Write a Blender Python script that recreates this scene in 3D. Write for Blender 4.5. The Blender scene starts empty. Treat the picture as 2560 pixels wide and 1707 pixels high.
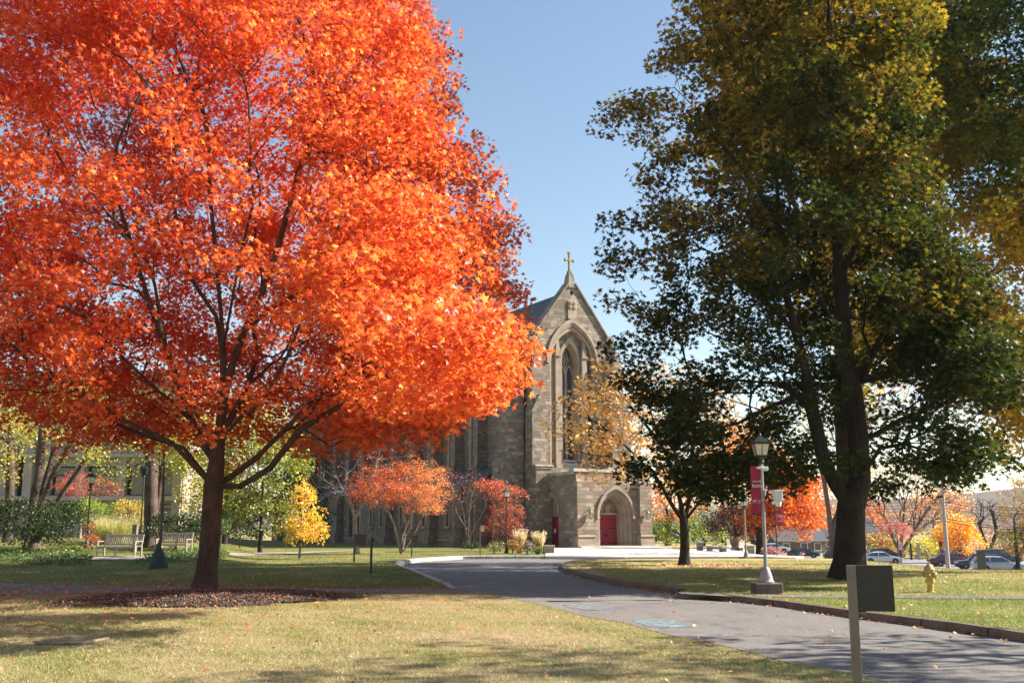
import bpy, bmesh, math, random
import numpy as np
from mathutils import Vector, Matrix, geometry

sc = bpy.context.scene
col = sc.collection
R = math.radians

# ------------------------------------------------------------------ camera, sky, sun, exposure
FPX, CU, CV, EYE = 2560.0, 1280.0, 853.5, 1.6
PITCH = math.atan(467 / FPX)
cam_d = bpy.data.cameras.new('camera')
cam_d.sensor_width = 36; cam_d.lens = 36; cam_d.sensor_fit = 'HORIZONTAL'
cam_d.clip_start = 0.1; cam_d.clip_end = 12000
cam = bpy.data.objects.new('camera', cam_d); col.objects.link(cam)
cam.location = (0, 0, EYE); cam.rotation_euler = (math.pi / 2 + PITCH, 0, 0)
sc.camera = cam

SUN_EL, SUN_AZ = R(36), R(10)            # azimuth measured from +X towards +Y
sdir = Vector((math.cos(SUN_EL) * math.cos(SUN_AZ), math.cos(SUN_EL) * math.sin(SUN_AZ), math.sin(SUN_EL)))
world = bpy.data.worlds.new("World"); sc.world = world; world.use_nodes = True
wn = world.node_tree; wn.nodes.clear()
w_out = wn.nodes.new('ShaderNodeOutputWorld'); w_bg = wn.nodes.new('ShaderNodeBackground')
w_sky = wn.nodes.new('ShaderNodeTexSky'); w_sky.sky_type = 'NISHITA'; w_sky.sun_disc = False
w_sky.sun_elevation = SUN_EL; w_sky.sun_rotation = math.pi / 2 - SUN_AZ
w_sky.air_density = 1.2; w_sky.dust_density = 0.1; w_sky.ozone_density = 0.4
w_bg.inputs['Strength'].default_value = 0.064
wn.links.new(w_sky.outputs[0], w_bg.inputs[0]); wn.links.new(w_bg.outputs[0], w_out.inputs[0])
sun_d = bpy.data.lights.new('sun', 'SUN'); sun_d.energy = 5.0; sun_d.angle = R(0.53); sun_d.color = (1.0, 0.92, 0.81)
sun = bpy.data.objects.new('sun', sun_d); col.objects.link(sun)
sun.rotation_euler = sdir.to_track_quat('Z', 'Y').to_euler(); sun.location = (60, 10, 60)
sc.view_settings.view_transform = 'Standard'; sc.view_settings.look = 'None'
sc.view_settings.gamma = 1; sc.view_settings.exposure = 1.52
sc.cycles.use_denoising = True
sc.cycles.max_bounces = 8; sc.cycles.diffuse_bounces = 4; sc.cycles.transmission_bounces = 6; sc.cycles.transparent_max_bounces = 8

# ------------------------------------------------------------------ terrain and pixel helpers
def ss(a, b, x):
    t = np.clip((np.asarray(x, float) - a) / (b - a), 0, 1); return t * t * (3 - 2 * t)
def T(x, y):
    x = np.asarray(x, float); y = np.asarray(y, float)
    r = x / np.maximum(y, 5.0)
    rise = 0.9 * ss(38, 62, y) * ss(-0.24, -0.32, r)
    y0 = 55 - 22 * ss(0.25, 0.45, r)
    t = np.clip((y - y0) / (105 - 0.7 * (55 - y0) - y0), 0, 1)
    drop = -2.55 * t * t * (3 - 2 * t) * ss(0.2, 0.27, r)
    return rise + drop
CT, ST = math.cos(PITCH), math.sin(PITCH)
def ray(u, v):
    up = (CV - v) / FPX
    return (u - CU) / FPX, CT - up * ST, ST + up * CT
def P(u, v, Y):
    a, b, c = ray(u, v); k = Y / b
    return Vector((a * k, Y, EYE + c * k))
def G(u, v, off=0.0):
    a, b, c = ray(u, v)
    if c >= -1e-4: c = -1e-4
    prev = 1.0; k = 1.0
    while k < 900:
        if EYE + c * k < float(T(a * k, b * k)) + off:
            lo, hi = prev, k
            for _ in range(30):
                m = (lo + hi) / 2
                if EYE + c * m < float(T(a * m, b * m)) + off: hi = m
                else: lo = m
            k = hi; break
        prev = k; k *= 1.03
    return Vector((a * k, b * k, EYE + c * k))
def lin(h):
    h = h.lstrip('#'); o = []
    for i in (0, 2, 4):
        c = int(h[i:i + 2], 16) / 255
        o.append(c / 12.92 if c <= 0.04045 else ((c + 0.055) / 1.055) ** 2.4)
    return tuple(o)
def inside(poly, x, y):
    x = np.asarray(x, float); y = np.asarray(y, float); r = np.zeros(x.shape, bool); n = len(poly)
    for i in range(n):
        x1, y1 = poly[i][0], poly[i][1]; x2, y2 = poly[(i + 1) % n][0], poly[(i + 1) % n][1]
        if y1 == y2: continue
        c = ((y1 > y) != (y2 > y)) & (x < (x2 - x1) * (y - y1) / (y2 - y1) + x1)
        r ^= c
    return r
def gp(*pts, off=0.0):
    return [(lambda p: (p.x, p.y))(G(u, v, off)) for u, v in pts]

# ------------------------------------------------------------------ materials
def new_mat(name):
    m = bpy.data.materials.new(name); m.use_nodes = True
    nt = m.node_tree; nt.nodes.clear()
    out = nt.nodes.new('ShaderNodeOutputMaterial')
    return m, nt, out
def N(nt, kind, **kw):
    n = nt.nodes.new(kind)
    for k, v in kw.items():
        if k in n.inputs.keys(): n.inputs[k].default_value = v
        else: setattr(n, k, v)
    return n
def c4(c): return (c[0], c[1], c[2], 1.0)
def ramp(nt, fac, stops):
    r = nt.nodes.new('ShaderNodeValToRGB'); e = r.color_ramp.elements
    e[0].position, e[0].color = stops[0][0], c4(stops[0][1]); e[1].position, e[1].color = stops[-1][0], c4(stops[-1][1])
    for p, c in stops[1:-1]:
        x = e.new(p); x.color = c4(c)
    nt.links.new(fac, r.inputs[0]); return r.outputs[0]
def mix(nt, fac, a, b, mode='MIX'):
    m = nt.nodes.new('ShaderNodeMix'); m.data_type = 'RGBA'; m.blend_type = mode
    for s, val in ((m.inputs[0], fac), (m.inputs[6], a), (m.inputs[7], b)):
        if hasattr(val, 'is_linked'): nt.links.new(val, s)
        else: s.default_value = val if not isinstance(val, tuple) else c4(val)
    return m.outputs[2]
def noise(nt, scale, detail=4, rough=0.6, vec=None, dist=0.0):
    n = N(nt, 'ShaderNodeTexNoise', Scale=scale, Detail=detail, Roughness=rough, Distortion=dist)
    if vec is not None: nt.links.new(vec, n.inputs['Vector'])
    return n.outputs['Fac']
def coord(nt, which='Object'): return N(nt, 'ShaderNodeTexCoord').outputs[which]
def mapping(nt, vec, scale):
    m = N(nt, 'ShaderNodeMapping'); m.inputs['Scale'].default_value = scale
    nt.links.new(vec, m.inputs['Vector']); return m.outputs[0]
def bump(nt, h, strength=0.3, dist=0.02):
    b = N(nt, 'ShaderNodeBump', Strength=strength, Distance=dist); nt.links.new(h, b.inputs['Height']); return b.outputs[0]
def princ(nt, out, base, rough=0.8, metal=0.0, normal=None, spec=0.5, emis=None):
    p = N(nt, 'ShaderNodeBsdfPrincipled', Roughness=rough, Metallic=metal)
    if hasattr(base, 'is_linked'): nt.links.new(base, p.inputs['Base Color'])
    else: p.inputs['Base Color'].default_value = c4(base)
    p.inputs['Specular IOR Level'].default_value = spec
    if normal is not None: nt.links.new(normal, p.inputs['Normal'])
    nt.links.new(p.outputs[0], out.inputs[0]); return p
MATS = {}
def plain(name, c, rough=0.7, metal=0.0, var=0.12, scale=6.0, bstr=0.1, spec=0.5):
    """a colour with a little dirt and grain"""
    if name in MATS: return MATS[name]
    m, nt, out = new_mat(name); v = coord(nt)
    f = noise(nt, scale, 6, 0.65, v)
    a = tuple(x * (1 - var * 2) for x in c); b = tuple(min(1, x * (1 + var)) for x in c)
    cc = ramp(nt, f, [(0.3, a), (0.62, b)])
    princ(nt, out, cc, rough, metal, bump(nt, noise(nt, scale * 8, 3, 0.6, v), bstr, 0.01), spec)
    MATS[name] = m; return m
def stone_mat(name, c1, c2, mort, bw=0.55, bh=0.26, ms=0.012, bstr=0.9, warm=None, dark=(0.03, 0.028, 0.026)):
    m, nt, out = new_mat(name); uv = coord(nt, 'UV')
    wob = N(nt, 'ShaderNodeTexNoise', Scale=0.9, Detail=2.0); nt.links.new(uv, wob.inputs['Vector'])
    vm = N(nt, 'ShaderNodeVectorMath', operation='SCALE'); nt.links.new(wob.outputs['Color'], vm.inputs[0]); vm.inputs['Scale'].default_value = 0.05
    va = N(nt, 'ShaderNodeVectorMath', operation='ADD'); nt.links.new(uv, va.inputs[0]); nt.links.new(vm.outputs[0], va.inputs[1])
    b = N(nt, 'ShaderNodeTexBrick', Scale=1.0); b.offset = 0.43; b.squash = 0.7; b.squash_frequency = 3
    b.inputs['Brick Width'].default_value = bw; b.inputs['Row Height'].default_value = bh
    b.inputs['Mortar Size'].default_value = ms; b.inputs['Mortar Smooth'].default_value = 0.3; b.inputs['Bias'].default_value = -0.1
    b.inputs['Color1'].default_value = (0, 0, 0, 1); b.inputs['Color2'].default_value = (1, 1, 1, 1); b.inputs['Mortar'].default_value = (0.5, 0.5, 0.5, 1)
    nt.links.new(va.outputs[0], b.inputs['Vector'])
    sep = N(nt, 'ShaderNodeSeparateColor'); nt.links.new(b.outputs['Color'], sep.inputs[0])
    w = warm or tuple((x + y) / 2 for x, y in zip(c1, c2))
    cc = ramp(nt, sep.outputs[0], [(0.0, c1), (0.35, tuple((x * 2 + y) / 3 for x, y in zip(c1, c2))), (0.6, w), (0.8, c2), (1.0, tuple(x * 0.75 for x in c1))])
    n1 = noise(nt, 1.1, 8, 0.7, uv); n2 = noise(nt, 9, 5, 0.7, uv)
    cc = mix(nt, ramp(nt, n2, [(0.3, (0, 0, 0)), (0.7, (0.55, 0.55, 0.55))]), cc, mix(nt, 1.0, cc, (1.35, 1.3, 1.22), 'MULTIPLY'))
    cc = mix(nt, ramp(nt, n1, [(0.5, (0, 0, 0)), (0.72, (0.5, 0.5, 0.5))]), cc, mix(nt, 0.75, cc, dark))
    cc = mix(nt, b.outputs['Fac'], cc, mort)
    hm = N(nt, 'ShaderNodeMath', operation='MULTIPLY_ADD'); nt.links.new(b.outputs['Fac'], hm.inputs[0]); hm.inputs[1].default_value = -1.2
    rough_h = noise(nt, 5.0, 6, 0.7, uv); nt.links.new(rough_h, hm.inputs[2])
    ha = N(nt, 'ShaderNodeMath', operation='MULTIPLY_ADD'); nt.links.new(sep.outputs[0], ha.inputs[0]); ha.inputs[1].default_value = 0.35; nt.links.new(hm.outputs[0], ha.inputs[2])
    princ(nt, out, cc, 0.9, 0, bump(nt, ha.outputs[0], bstr, 0.05), 0.25)
    return m
def leaf_mat(name, trans=0.5, gloss=0.05, tsat=1.08, tval=1.35):
    m, nt, out = new_mat(name)
    a = N(nt, 'ShaderNodeAttribute', attribute_name='col')
    d = N(nt, 'ShaderNodeBsdfDiffuse'); nt.links.new(a.outputs['Color'], d.inputs['Color'])
    h = N(nt, 'ShaderNodeHueSaturation', Saturation=tsat, Value=tval); nt.links.new(a.outputs['Color'], h.inputs['Color'])
    t = N(nt, 'ShaderNodeBsdfTranslucent'); nt.links.new(h.outputs[0], t.inputs['Color'])
    x = N(nt, 'ShaderNodeMixShader'); x.inputs[0].default_value = trans
    nt.links.new(d.outputs[0], x.inputs[1]); nt.links.new(t.outputs[0], x.inputs[2])
    g = N(nt, 'ShaderNodeBsdfGlossy', Roughness=0.42); g.inputs['Color'].default_value = (1, 1, 1, 1)
    y = N(nt, 'ShaderNodeMixShader'); y.inputs[0].default_value = gloss
    nt.links.new(x.outputs[0], y.inputs[1]); nt.links.new(g.outputs[0], y.inputs[2])
    nt.links.new(y.outputs[0], out.inputs[0]); return m
def bark_mat(name, c1, c2, sc_=14.0, bstr=0.8):
    m, nt, out = new_mat(name); v = mapping(nt, coord(nt), (1, 1, 0.22))
    f = noise(nt, sc_, 6, 0.7, v, 0.4)
    cc = ramp(nt, f, [(0.35, c1), (0.65, c2)])
    big = noise(nt, 1.5, 3, 0.5, coord(nt))
    cc = mix(nt, ramp(nt, big, [(0.45, (0, 0, 0)), (0.7, (0.5, 0.5, 0.5))]), cc, tuple(x * 1.5 for x in c2))
    princ(nt, out, cc, 0.95, 0, bump(nt, f, bstr, 0.03), 0.2)
    return m

# ------------------------------------------------------------------ mesh helpers
def tag(o, label=None, cat=None, group=None, kind=None):
    if label: o['label'] = label
    if cat: o['category'] = cat
    if group: o['group'] = group
    if kind: o['kind'] = kind
    return o
def empty(name, loc, rz=0.0, label=None, cat=None, group=None):
    o = bpy.data.objects.new(name, None); col.objects.link(o); o.location = loc; o.rotation_euler = (0, 0, rz)
    o.empty_display_size = 0.2
    return tag(o, label, cat, group)
def link(name, me, mat, parent=None):
    if mat is not None and not me.materials: me.materials.append(mat)
    o = bpy.data.objects.new(name, me); col.objects.link(o)
    if parent is not None: o.parent = parent
    return o
def copy_tree(o, parent=None):
    c = o.copy(); col.objects.link(c)
    if parent is not None: c.parent = parent
    for ch in list(o.children): copy_tree(ch, c)
    return c
class MB:
    def __init__(s): s.v = []; s.f = []
    def add(s, verts, faces, M=None):
        k = len(s.v)
        if M is not None: verts = [tuple(M @ Vector(p)) for p in verts]
        s.v += [tuple(p) for p in verts]; s.f += [tuple(i + k for i in f) for f in faces]; return s
    def box(s, c, d, rz=0.0, top=(1, 1), M=None):
        x, y, z = (q / 2 for q in d); cs, sn = math.cos(rz), math.sin(rz); vs = []
        for sz, (tx, ty) in ((-1, (1, 1)), (1, top)):
            for sx, sy in ((-1, -1), (1, -1), (1, 1), (-1, 1)):
                px, py = sx * x * tx, sy * y * ty
                vs.append((c[0] + px * cs - py * sn, c[1] + px * sn + py * cs, c[2] + sz * z))
        return s.add(vs, [(3, 2, 1, 0), (4, 5, 6, 7), (0, 1, 5, 4), (1, 2, 6, 5), (2, 3, 7, 6), (3, 0, 4, 7)], M)
    def bbox(s, c, d, bev=0.01, rz=0.0, M=None):
        bm = bmesh.new(); bmesh.ops.create_cube(bm, size=1.0)
        for v in bm.verts: v.co = Vector((v.co.x * d[0], v.co.y * d[1], v.co.z * d[2]))
        bmesh.ops.bevel(bm, geom=bm.edges[:], offset=bev, segments=2, affect='EDGES', profile=0.5)
        cs, sn = math.cos(rz), math.sin(rz)
        bm.verts.index_update()
        vs = [(c[0] + v.co.x * cs - v.co.y * sn, c[1] + v.co.x * sn + v.co.y * cs, c[2] + v.co.z) for v in bm.verts]
        fs = [tuple(v.index for v in f.verts) for f in bm.faces]; bm.free()
        return s.add(vs, fs, M)
    def lathe(s, prof, c=(0, 0, 0), n=16, ph=0.0, M=None):
        vs = []; fs = []
        for r, z in prof:
            for i in range(n):
                a = ph + 2 * math.pi * i / n; vs.append((c[0] + r * math.cos(a), c[1] + r * math.sin(a), c[2] + z))
        for j in range(len(prof) - 1):
            for i in range(n):
                k = (i + 1) % n; fs.append((j * n + i, j * n + k, (j + 1) * n + k, (j + 1) * n + i))
        fs.append(tuple(range(n - 1, -1, -1))); fs.append(tuple(range((len(prof) - 1) * n, len(prof) * n)))
        return s.add(vs, fs, M)
    def tube(s, path, rad, n=8, M=None):
        path = [Vector(p) for p in path]
        if not hasattr(rad, '__len__'): rad = [rad] * len(path)
        d0 = (path[1] - path[0]).normalized()
        ref = Vector((0, 0, 1)) if abs(d0.z) < 0.9 else Vector((1, 0, 0))
        a = d0.cross(ref).normalized(); vs = []; fs = []
        for i, p in enumerate(path):
            d = (path[min(i + 1, len(path) - 1)] - path[max(i - 1, 0)])
            if d.length < 1e-9: d = d0.copy()
            d.normalize(); a = (a - d * a.dot(d))
            if a.length < 1e-6: a = d.orthogonal()
            a.normalize(); b = d.cross(a)
            for k in range(n):
                t = 2 * math.pi * k / n; vs.append(tuple(p + (a * math.cos(t) + b * math.sin(t)) * rad[i]))
        for j in range(len(path) - 1):
            for k in range(n):
                q = (k + 1) % n; fs.append((j * n + k, j * n + q, (j + 1) * n + q, (j + 1) * n + k))
        fs.append(tuple(range(n - 1, -1, -1))); fs.append(tuple(range((len(path) - 1) * n, len(path) * n)))
        return s.add(vs, fs, M)
    def plate(s, outline, holes, y0, y1, M=None):
        """outline and holes in the XZ plane, extruded from y0 (front) to y1"""
        loops = [[Vector((x, z, 0)) for x, z in l] for l in [outline] + list(holes)]
        tri = geometry.tessellate_polygon(loops)
        flat = [p for l in loops for p in l]; n = len(flat)
        vs = [(p.x, y0, p.y) for p in flat] + [(p.x, y1, p.y) for p in flat]; fs = []
        for t in tri:
            a, b, c = (flat[i] for i in t)
            t = tuple(t) if (b - a).cross(c - a).z > 0 else tuple(reversed(t))
            fs.append(t); fs.append(tuple(n + i for i in reversed(t)))
        k = 0
        for li, l in enumerate(loops):
            m = len(l); area = sum(l[i].x * l[(i + 1) % m].y - l[(i + 1) % m].x * l[i].y for i in range(m))
            flip = (area < 0) != (li > 0)
            for i in range(m):
                j = (i + 1) % m; q = (k + i, k + i + n, k + j + n, k + j)
                fs.append(q if not flip else tuple(reversed(q)))
            k += m
        return s.add(vs, fs, M)
    def loft(s, rings, cap=True, M=None):
        n = len(rings[0]); vs = [p for r in rings for p in r]; fs = []
        for j in range(len(rings) - 1):
            for i in range(n):
                k = (i + 1) % n; fs.append((j * n + i, j * n + k, (j + 1) * n + k, (j + 1) * n + i))
        if cap: fs.append(tuple(range(n - 1, -1, -1))); fs.append(tuple(range((len(rings) - 1) * n, len(rings) * n)))
        return s.add(vs, fs, M)
    def sheet(s, pts, z=None): return s.add(pts, [tuple(range(len(pts)))])
    def mesh(s, name, smooth=False, uv=True):
        me = bpy.data.meshes.new(name); me.from_pydata(s.v, [], s.f); me.update()
        if uv: box_uv(me)
        if smooth:
            me.shade_smooth()
            try: me.set_sharp_from_angle(angle=R(40))
            except Exception: pass
        return me
    def build(s, name, mat, parent=None, smooth=False, uv=True):
        return link(name, s.mesh(name, smooth, uv), mat, parent)
def box_uv(me):
    """UVs in metres: along the wall and up, or x and y on level faces"""
    uv = me.uv_layers.new(name='UVMap'); data = np.zeros((len(me.loops), 2))
    co = np.zeros(len(me.vertices) * 3); me.vertices.foreach_get('co', co); co = co.reshape(-1, 3)
    lv = np.zeros(len(me.loops), int); me.loops.foreach_get('vertex_index', lv)
    nr = np.zeros(len(me.polygons) * 3); me.polygons.foreach_get('normal', nr); nr = nr.reshape(-1, 3)
    tot = np.zeros(len(me.polygons), int); me.polygons.foreach_get('loop_total', tot)
    nl = np.repeat(nr, tot, axis=0); p = co[lv]
    h = np.hypot(nl[:, 0], nl[:, 1]); up = np.abs(nl[:, 2]) > 0.8
    hs = np.where(h < 1e-6, 1, h)
    data[:, 0] = np.where(up, p[:, 0], (-nl[:, 1] * p[:, 0] + nl[:, 0] * p[:, 1]) / hs)
    data[:, 1] = np.where(up, p[:, 1], p[:, 2] / np.where(up, 1, np.maximum(0.6, h)))
    uv.data.foreach_set('uv', data.ravel())
def arch(w, z0, z1, n=10, x0=0.0, base=None):
    """pointed arch outline, from lower right up and over to lower left"""
    h = z1 - z0; r = (w * w + h * h) / (2 * w); cx = w - r; a1 = math.atan2(h, -cx) if cx < 0 else math.atan2(h, -cx)
    pts = []
    for i in range(n + 1):
        a = a1 * i / n; pts.append((cx + r * math.cos(a), z0 + r * math.sin(a)))
    pts[-1] = (0.0, z1)
    left = [(-x, z) for x, z in reversed(pts[:-1])]
    o = pts + left
    if base is not None: o = [(w, base)] + o + [(-w, base)]
    return [(x + x0, z) for x, z in o]
def arch_band(m, w0, w1, z0, z1a, z1b, y0, y1, base=None, x0=0.0, n=10):
    """ring between two pointed arches"""
    a = arch(w0, z0, z1a, n, x0, base); b = arch(w1, z0, z1b, n, x0, base)
    vs = [(x, y0, z) for x, z in a] + [(x, y0, z) for x, z in b] + [(x, y1, z) for x, z in a] + [(x, y1, z) for x, z in b]
    k = len(a); fs = []
    for i in range(k - 1):
        fs.append((k + i, k + i + 1, i + 1, i)); fs.append((2 * k + i, 2 * k + i + 1, 3 * k + i + 1, 3 * k + i))
        fs.append((i, i + 1, 2 * k + i + 1, 2 * k + i)); fs.append((3 * k + i, 3 * k + i + 1, k + i + 1, k + i))
    fs.append((0, 2 * k, 3 * k, k)); fs.append((k - 1, 2 * k - 1, 4 * k - 1, 3 * k - 1))
    m.add(vs, fs)
def grid_sheet(name, poly, zf, mat, step=2.0, kind='structure', skirt=0.0):
    """flat polygon cut along a grid and laid on the height function zf"""
    bm = bmesh.new(); vs = [bm.verts.new((x, y, 0)) for x, y in poly]; f = bm.faces.new(vs)
    f.normal_update()
    if sum(poly[i][0] * poly[(i + 1) % len(poly)][1] - poly[(i + 1) % len(poly)][0] * poly[i][1] for i in range(len(poly))) < 0: f.normal_flip()
    bmesh.ops.triangulate(bm, faces=bm.faces[:])
    xs = [p[0] for p in poly]; ys = [p[1] for p in poly]
    for ax, lo, hi in ((0, min(xs), max(xs)), (1, min(ys), max(ys))):
        k = math.ceil(lo / step) * step
        while k < hi:
            co = (k, 0, 0) if ax == 0 else (0, k, 0); no = (1, 0, 0) if ax == 0 else (0, 1, 0)
            bmesh.ops.bisect_plane(bm, geom=bm.verts[:] + bm.edges[:] + bm.faces[:], plane_co=co, plane_no=no); k += step
    bmesh.ops.recalc_face_normals(bm, faces=bm.faces[:])
    if sum(f.normal.z for f in bm.faces) < 0: bmesh.ops.reverse_faces(bm, faces=bm.faces[:])
    co = np.array([v.co[:] for v in bm.verts]); z = zf(co[:, 0], co[:, 1])
    for v, q in zip(bm.verts, z): v.co.z = q
    if skirt:
        be = [e for e in bm.edges if e.is_boundary]; r = bmesh.ops.extrude_edge_only(bm, edges=be)
        for g in r['geom']:
            if isinstance(g, bmesh.types.BMVert): g.co.z -= skirt
    me = bpy.data.meshes.new(name); bm.to_mesh(me); bm.free(); box_uv(me)
    o = link(name, me, mat); o['kind'] = kind; return o

# ------------------------------------------------------------------ foliage
rng = np.random.default_rng(11)
def leaf_template(kind):
    if kind == 'star':
        tips = [(0.0, 1.0), (0.72, 0.55), (0.62, -0.25), (-0.62, -0.25), (-0.72, 0.55)]
        order = [(0.0, 1.0), (0.22, 0.42), (0.74, 0.52), (0.34, 0.12), (0.60, -0.30), (0.0, -0.12), (-0.60, -0.30), (-0.34, 0.12), (-0.74, 0.52), (-0.22, 0.42)]
        v = [(0.0, 0.12, 0.06)] + [(x, y, -0.16 * (x * x + (y - .1) ** 2)) for x, y in order]
        f = [(0, 1 + i, 1 + (i + 1) % 10) for i in range(10)]
        f = [(a, c, b) for a, b, c in f]
    elif kind == 'lobed':
        order = [(0.0, 0.9), (0.3, 0.35), (0.75, 0.3), (0.42, -0.45), (-0.42, -0.45), (-0.75, 0.3), (-0.3, 0.35)]
        v = [(x, y, -0.18 * x * x) for x, y in order]
        f = [(0, 6, 1), (1, 6, 3), (1, 3, 2), (6, 4, 3), (6, 5, 4)]
    elif kind == 'blade':
        v = [(-0.05, 0, 0), (0.05, 0, 0), (0.0, 1, 0)]; f = [(0, 1, 2)]
    elif kind == 'narrow':
        v = [(0, -0.8, 0), (0.3, 0, -0.08), (0, 0.9, 0), (-0.3, 0, -0.08)]; f = [(0, 1, 2), (0, 2, 3)]
    else:
        v = [(0, -0.65, 0), (0.5, 0, -0.12), (0, 0.75, 0), (-0.5, 0, -0.12)]; f = [(0, 1, 2), (0, 2, 3)]
    return np.array(v, float), np.array(f, int)
def leaves_mesh(name, cen, nrm, axis, size, colr, kind):
    tv, tf = leaf_template(kind); n = len(cen); k = len(tv)
    nrm = nrm / np.linalg.norm(nrm, axis=1, keepdims=True)
    t = axis - nrm * np.sum(axis * nrm, axis=1, keepdims=True)
    t /= np.maximum(1e-6, np.linalg.norm(t, axis=1, keepdims=True)); b = np.cross(t, nrm)
    s = size[:, None, None]
    v = cen[:, None, :] + s * (tv[None, :, 0:1] * b[:, None, :] + tv[None, :, 1:2] * t[:, None, :] + tv[None, :, 2:3] * nrm[:, None, :])
    f = (tf[None] + (np.arange(n) * k)[:, None, None]).reshape(-1, 3)
    me = bpy.data.meshes.new(name)
    me.vertices.add(n * k); me.vertices.foreach_set('co', v.reshape(-1).astype(np.float32))
    nf = len(f); me.loops.add(nf * 3); me.loops.foreach_set('vertex_index', f.reshape(-1).astype(np.int32))
    me.polygons.add(nf); me.polygons.foreach_set('loop_start', (np.arange(nf) * 3).astype(np.int32))
    me.update(calc_edges=True)
    a = me.attributes.new('col', 'FLOAT_COLOR', 'POINT')
    c = np.ones((n, k, 4), np.float32); c[:, :, :3] = colr[:, None, :]
    a.data.foreach_set('color', c.reshape(-1))
    return me
def wave(p, s, seed=0.0):
    """cheap smooth noise of position, about -1..1"""
    x, y, z = p[:, 0] * s, p[:, 1] * s, p[:, 2] * s
    return (np.sin(x * 1.7 + y * 0.6 + seed) + np.sin(y * 1.9 - z * 0.8 + seed * 2.1) + np.sin(z * 2.1 + x * 0.9 + seed * 3.7) + np.sin((x + y + z) * 2.9 + seed)) / 4
def skeleton(limbs, att, bf=0.35, seg=0.5, lift=0.15, wob=0.06):
    pos = []; par = []; plen = []; dirs = []
    def push(p, q):
        pos.append(p); par.append(q)
        if q < 0: plen.append(0.0); dirs.append(np.array((0, 0, 1.0)))
        else:
            d = p - pos[q]; l = np.linalg.norm(d); plen.append(plen[q] + l); dirs.append(d / max(l, 1e-6))
        return len(pos) - 1
    for li, lb in enumerate(limbs):
        lb = [np.array(p, float) for p in lb]
        if li == 0: cur = push(lb[0], -1)
        else:
            cur = int(np.argmin(np.linalg.norm(np.array(pos) - lb[0], axis=1)))
        start = 1 if li == 0 else (1 if np.linalg.norm(pos[cur] - lb[0]) < 0.6 else 0)
        pts = lb[start:]; last = pos[cur]
        for p in pts:
            d = np.linalg.norm(p - last); k = max(1, int(d / seg))
            for i in range(1, k + 1):
                cur = push(last + (p - last) * i / k, cur)
            last = p
    c0 = np.array(pos[min(len(pos) - 1, 3)])
    arr = np.zeros((len(pos) + len(att) * 14, 3)); pl = np.zeros(len(arr)); dr = np.zeros_like(arr)
    m = len(pos); arr[:m] = pos; pl[:m] = plen; dr[:m] = dirs
    d0 = np.min(np.linalg.norm(att[:, None, :] - arr[None, :m, :], axis=2), axis=1)
    zmin = limbs[0][min(len(limbs[0]) - 1, 1)][2]
    for ai in np.argsort(d0):
        p = att[ai]; dv = p - arr[:m]; d = np.linalg.norm(dv, axis=1)
        cosv = np.sum(dv * dr[:m], axis=1) / np.maximum(d, 1e-6)
        cost = d * (1.25 - 0.45 * cosv) + bf * pl[:m] + np.where(arr[:m, 2] < zmin - 0.05, 50, 0)
        q = int(np.argmin(cost)); dist = d[q]; k = max(1, min(12, int(dist / seg)))
        p0 = arr[q]; ctrl = p0 + dr[q] * dist * 0.38 + np.array((0, 0, lift * dist * 0.3)); cur = q
        for i in range(1, k + 1):
            t = i / k; b = (1 - t) ** 2 * p0 + 2 * t * (1 - t) * ctrl + t * t * p
            if i < k: b = b + rng.normal(0, wob * min(1, dist) * 0.5, 3)
            par.append(cur); dd = b - arr[cur]; l = np.linalg.norm(dd)
            if m >= len(arr): break
            arr[m] = b; pl[m] = pl[cur] + l; dr[m] = dd / max(l, 1e-6); cur = m; m += 1
    return arr[:m], np.array(par[:m]), dr[:m]
def wood_mesh(name, pos, par, r_tip, r_base, flare=0.5, flare_h=0.35, maxn=10, extra=None):
    n = len(pos); kids = [[] for _ in range(n)]; cnt = np.zeros(n)
    for i in range(n):
        if par[i] >= 0: kids[par[i]].append(i)
    order = range(n - 1, -1, -1)
    for i in order:
        if not kids[i]: cnt[i] = 1
        if par[i] >= 0: cnt[par[i]] += cnt[i]
    k = math.log(r_base / r_tip) / math.log(max(2.0, cnt[0]))
    rad = r_tip * cnt ** k
    z0 = pos[0][2]
    rad *= 1 + flare * np.exp(-np.maximum(0, pos[:, 2] - z0) / flare_h)
    mb = MB(); todo = [(0, None)]
    while todo:
        s, frm = todo.pop(); chain = [s]; cur = s
        while kids[cur]:
            ks = sorted(kids[cur], key=lambda j: -cnt[j])
            for j in ks[1:]: todo.append((j, cur))
            cur = ks[0]; chain.append(cur)
        pts = [pos[i] for i in chain]; rr = [rad[i] for i in chain]
        if frm is not None:
            pts = [pos[frm]] + pts; rr = [min(rad[frm], rr[0] * 1.15)] + rr
        if len(pts) < 2: continue
        mx = max(rr); sides = maxn if mx > 0.12 else (6 if mx > 0.04 else (4 if mx > 0.015 else 3))
        mb.tube(pts, rr, sides)
    if extra: extra(mb)
    return mb.mesh(name, smooth=True, uv=False)
def scatter(pos, idx, per, sh, sv, up=1.0, size=(0.1, 0.16), droop=0.25):
    """leaf centres, normals, axes and sizes round the given skeleton nodes"""
    n = len(idx) * per; c = np.repeat(pos[idx], per, axis=0)
    off = rng.normal(0, 1, (n, 3)); off /= np.maximum(1, np.linalg.norm(off, axis=1, keepdims=True) / 1.9); off = off * np.array((sh, sh, sv)); c = c + off
    nr = rng.normal(0, 0.68, (n, 3)); nr[:, 2] = np.abs(nr[:, 2]) * 0.5 + up * 0.62
    ax = off / np.maximum(1e-6, np.linalg.norm(off, axis=1, keepdims=True)) + rng.normal(0, 0.6, (n, 3)); ax[:, 2] -= droop
    return c, nr, ax, rng.uniform(size[0], size[1], n)
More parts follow.
